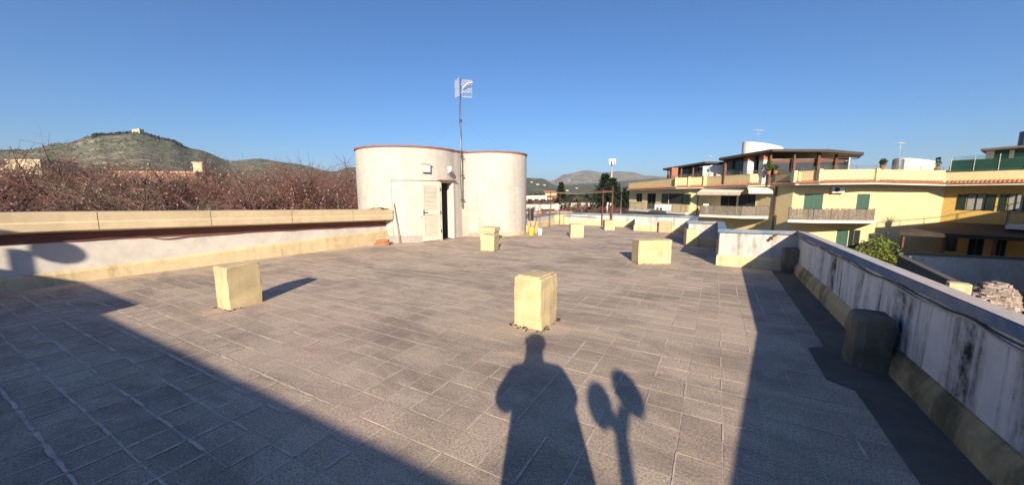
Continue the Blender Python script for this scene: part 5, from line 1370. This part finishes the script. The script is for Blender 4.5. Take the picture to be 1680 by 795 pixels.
# conifers in the middle distance
def conifer(p, h, r, n, lab, seed, shape='cedar', size=.35):
    rr = random.Random(seed); p = Vector(p); t = thing('conifer_tree', lab, 'tree', tuple(p), 'conifers beyond the far parapet')
    tk = MB().tube([p, p + Vector((0, 0, h * .5)), p + Vector((0, 0, h * .97))], [h * .025, h * .016, .03], 7)
    mb = MB()
    if shape == 'cypress':
        for k in range(n):
            z = rr.random(); w_ = r * (math.sin(PI * min(1, z * .9 + .08)) ** .7) * (1 - z * .55); th = rr.uniform(0, 2 * PI); q = w_ * rr.random() ** .4
            c_ = p + Vector((q * math.cos(th), q * math.sin(th), h * (.04 + .96 * z)))
            a = Vector((rr.gauss(0, .4), rr.gauss(0, .4), 1)).normalized(); b = a.cross(Vector((rr.gauss(0, 1), rr.gauss(0, 1), 0))).normalized(); s_ = size * rr.uniform(.5, 1.2)
            mb.add([c_ - a * s_, c_ - b * s_ * .4, c_ + a * s_, c_ + b * s_ * .4], [(0, 1, 2, 3)])
    else:
        tiers = 17
        for k in range(tiers):
            z = .14 + .84 * k / tiers; nb = 7
            for j in range(nb):
                th = j * 2 * PI / nb + k * .8 + rr.uniform(-.25, .25); L_ = r * (1 - z) ** .8 * rr.uniform(.7, 1.2) + .2
                d = Vector((math.cos(th), math.sin(th), rr.uniform(-.12, .18))); a0_ = p + Vector((0, 0, h * z)); tk.tube([a0_, a0_ + d * L_], [.05, .015], 4, False)
                for q in range(max(6, int(n / tiers / nb))):
                    u = rr.uniform(.2, 1.05); c_ = a0_ + d * L_ * u + Vector((rr.gauss(0, .16), rr.gauss(0, .16), rr.gauss(-.02, .16))) * (r * .33)
                    a = Vector((rr.gauss(0, 1), rr.gauss(0, 1), rr.gauss(0, .5))).normalized(); b = a.cross(Vector((rr.gauss(0, .4), rr.gauss(0, .4), 1))).normalized(); s_ = size * rr.uniform(.5, 1.2)
                    mb.add([c_ - a * s_, c_ - b * s_ * .45, c_ + a * s_, c_ + b * s_ * .45], [(0, 1, 2, 3)])
    tk.build('trunk', 'bark', t); tag(mb.build('crown', 'conifer_leaf', t), kind='stuff'); return t
conifer(at(920, 100, GZ), 8.9, 2.3, 2600, 'dark narrow conifer left of the bigger pair', 1)
conifer(at(991, 80, GZ), 10.2, 4.1, 5000, 'large dark conifer with layered boughs beside the telecom mast', 2, size=.32)
conifer(at(1003, 84, GZ), 9.4, 3.4, 3000, 'dark conifer close behind the largest one', 3)
conifer(at(1014, 88, GZ), 8.0, 0.7, 1500, 'slim dark cypress spire right of the telecom mast', 4, 'cypress')
conifer(at(1026, 84, GZ), 7.2, 2.6, 2400, 'dark conifer next to the left end of the yellow building', 5)
conifer(at(858, 105, GZ), 7.5, 1.6, 1200, 'dark conifer half hidden by the right lobe of the tower', 6)

# ------------------------------------------------------------------ village houses, masts and poles
def house(px, d_, w, dp, h, m, lab, roof='flat', wins=3, arch=False, z0=GZ, grp='houses beyond the far parapet'):
    p = at(px, d_, z0); t = thing('village_house', lab, 'house', tuple(p), grp)
    ux, uy = C(1, .15).normalized(), C(-.15, 1).normalized()
    def q(a, b, z): return p + ux * a + uy * b + Vector((0, 0, z))
    def pol(a0, a1, b0, b1): return [(q(a, b, 0).x, q(a, b, 0).y) for a, b in ((a0, b0), (a1, b0), (a1, b1), (a0, b1))]
    MB().prism(pol(-w/2, w/2, 0, dp), z0, z0 + h).build('wall', m, t)
    if roof == 'flat': MB().prism(pol(-w/2 - .2, w/2 + .2, -.2, dp + .2), z0 + h + .002, z0 + h + .35).build('roof', m, t)
    else:
        r = MB(); a = w / 2 + .4; z = z0 + h
        r.add([q(-a, -.4, h), q(a, -.4, h), q(a, dp + .4, h), q(-a, dp + .4, h), q(-a, dp / 2, h + dp * .22), q(a, dp / 2, h + dp * .22)], [(0, 1, 5, 4), (2, 3, 4, 5), (1, 2, 5), (3, 0, 4), (3, 2, 1, 0)])
        r.build('roof', 'terracotta', t)
    for k in range(wins):
        a = -w / 2 + w * (k + .5) / wins; ww = w / wins * (.28 if not arch else .33)
        wd_ = MB()
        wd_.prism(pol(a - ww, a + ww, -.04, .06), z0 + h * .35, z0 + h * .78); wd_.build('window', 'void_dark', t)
    return t
house(869, 150, 14, 8, 4.2, 'house_white', 'white arcaded house nearest the right lobe of the tower', wins=5, arch=True)
house(898, 160, 13, 5, 3.6, 'house_cream', 'cream long house right of the white arcaded one', 'gable', 4)
house(904, 175, 6, 5, 5.6, 'house_cream', 'taller cream gabled house at the end of the village row', 'gable', 2)
house(880, 85, 11, 6, 2.7, 'house_white', 'low pale shed roof beyond the far parapet on the left', wins=2)
house(946, 100, 12, 6, 2.6, 'house_white', 'low white farm shed between the conifers', wins=3)
house(975, 108, 16, 6, 2.3, 'house_pink', 'long low pinkish farm building left of the large conifer', wins=4)
house(1140, 260, 30, 12, 6, 'house_cream', 'far pale building behind the lower brown pergola', wins=6)
house(900, 70, 9, 5, 1.9, 'house_pink', 'low brownish outbuilding just over the far parapet', wins=2)
house(-60, 95, 40, 12, 12.6, 'house_cream', 'long tan house above the orchard at the left edge', 'flat', 7, grp='houses in the left orchard')
house(55, 80, 6, 8, 12.6, 'house_cream', 'small bright yellow house above the orchard on the left', wins=2, grp='houses in the left orchard')
house(262, 60, 12, 8, 9.0, 'house_pink', 'pinkish roofless house among the orchard trees', wins=4, grp='houses in the left orchard')
house(318, 64, 6, 6, 8.2, 'house_pink', 'lower pink annex right of the roofless house', wins=2, grp='houses in the left orchard')
house(334, 130, 3, 3, 16, 'house_cream', 'small cream turret above the orchard', wins=1, grp='houses in the left orchard')
# scattered far houses on the slopes
HR = random.Random(8)
fh = [(872, 299, 2300), (882, 303, 2200), (893, 304, 2100), (934, 296, 5600), (969, 296, 5600), (946, 309, 1700), (960, 322, 600), (950, 321, 640), (973, 320, 700), (930, 313, 1500), (416, 255, 1480)]
for k, (px, py, d_) in enumerate(fh):
    eye = Vector((0, 0, EYE)); best = None
    dv = bearing(px, py)
    for bv in SLOPES:
        h_ = bv.ray_cast(eye, dv)
        if h_[0] is not None and (best is None or h_[3] < best[1]): best = (h_[0], h_[3])
    if best is None: continue
    p, dd = best; z = p.z; w = 4.5 + dd * .0012 * HR.uniform(.6, 1.3)
    t = thing('far_house', 'tiny pale house on the far slopes', 'house', tuple(p), 'far houses on the slopes')
    MB().obox(p, C(1, .1).normalized(), C(-.1, 1).normalized(), w, w * .6, z - w * .6, z + w * .45).build('wall', 'house_white', t); MB().obox(p, C(1, .1).normalized(), C(-.1, 1).normalized(), w * 1.06, w * .66, z + w * .45, z + w * .58).build('roof', 'terracotta', t)
hs = MB(); rr = random.Random(41); eye = Vector((0, 0, EYE))
for k in range(16000):
    px = rr.uniform(-60, 610); py = rr.uniform(214, 312)
    dv = bearing(px, py); h_ = SLOPES[0].ray_cast(eye, dv)
    if h_[0] is None: continue
    if noise.fractal(h_[0] * .006, 1, 2, 4) < rr.uniform(-.5, .35): continue
    s_ = rr.uniform(1.2, 3.2) * h_[3] / 1300; c_ = h_[0] + Vector((0, 0, s_ * .3))
    n_ = 5; th0 = rr.random() * 6
    vs = [c_ + Vector((math.cos(th0 + q * 1.257) * s_ * rr.uniform(.7, 1.3), math.sin(th0 + q * 1.257) * s_ * rr.uniform(.7, 1.3), -s_ * .4)) for q in range(5)] + [c_ + Vector((0, 0, s_ * .8))]
    hs.add(vs, [(q, (q + 1) % 5, 5) for q in range(5)])
tag(hs.build('hill_scrub', 'scrub_olive'), 'olive scrub and small trees scattered over the left hill', 'scrub', kind='stuff')
# fort and trees on the hill top
def on_hill(px, py):
    h_ = SLOPES[0].ray_cast(Vector((0, 0, EYE)), bearing(px, py)); return h_[0]
sp_ = on_hill(226, 216.5) or C(-1050, 1060, 172)
ft = thing('hilltop_building', 'pale building on the summit of the left hill', 'building', tuple(sp_))
for dx, w, h in ((0, 7, 3.2), (7.5, 3, 4.6), (-7, 3.5, 2.2)):
    p = sp_ + C(dx, 0) * 1.0; MB().obox((p.x, p.y, 0), C(1, 0), C(0, 1), w, 7, sp_.z - 8, sp_.z + h).build('block', 'house_cream', ft)
tw_ = MB(); rr = random.Random(4)
for k in range(3000):
    px = rr.choice([rr.uniform(153, 215), rr.uniform(236, 300), rr.uniform(150, 300), rr.uniform(155, 200)])
    ry = interp([(150, 222), (165, 216), (225, 213), (272, 224), (300, 235)], px)
    q = on_hill(px, ry + 1.0 + rr.random() ** 2 * 6)
    if q is None: continue
    s_ = rr.uniform(1.2, 2.8); c_ = q + Vector((0, 0, rr.uniform(0, 4.5)))
    a = Vector((rr.gauss(0, 1), rr.gauss(0, 1), rr.gauss(0, 1))).normalized(); b = a.cross(Vector((rr.gauss(0, 1), rr.gauss(0, 1), rr.gauss(0, 1)))).normalized()
    tw_.add([c_ - a * s_, c_ - b * s_, c_ + a * s_, c_ + b * s_], [(0, 1, 2, 3)])
tag(tw_.build('summit_wood', 'conifer_leaf'), 'dark wood along the top of the left hill', 'wood', kind='stuff')
# telecom mast
tm_ = thing('telecom_mast', 'white telecom mast with panel antennas above the conifers', 'mast', tuple(at(1001, 130, GZ)))
p = at(1001, 130); MB().tube([p + Vector((0, 0, GZ)), p + Vector((0, 0, 12.4))], [.35, .22], 10).build('pole', 'trim_white', tm_, smooth=True)
for k in range(6):
    th = k * PI / 3; q = p + Vector((math.cos(th) * 1.1, math.sin(th) * 1.1, 0)); MB().obox((q.x, q.y, 0), (math.cos(th), math.sin(th), 0), (-math.sin(th), math.cos(th), 0), .15, .28, 11.1, 13.1).build('panel', 'pvc_white', tm_)
MB().lathe((p.x, p.y, 11.3), [(1.0, 0), (1.05, .08), (1.0, .16), (.9, .16), (.9, 0)], 18, False).build('ring', 'metal_grey', tm_)
# lamp posts and poles
for k, (px, d_, h, lab) in enumerate(((1018, 60, 5.6, 'grey pole standing left of the yellow building'), (860, 70, 6.5, 'pale pole just right of the tower'), (923, 72, 4.6, 'thin grey pole in front of the narrow conifer'), (904, 78, 3.9, 'short pale pole left of the narrow conifer'), (887, 74, 3.6, 'thin pole among the sheds beyond the far parapet'))):
    t = thing('utility_pole', lab, 'pole', tuple(at(px, d_, GZ)), 'poles beyond the far parapet'); p = at(px, d_)
    MB().tube([p + Vector((0, 0, GZ)), p + Vector((0, 0, GZ + h))], [.1, .07], 8).build('shaft', 'metal_grey', t, smooth=True)
    MB().tube([p + Vector((0, 0, GZ + h)), p + Vector((0, 0, GZ + h + .12))], .1, 8).build('cap', 'metal_dark', t)
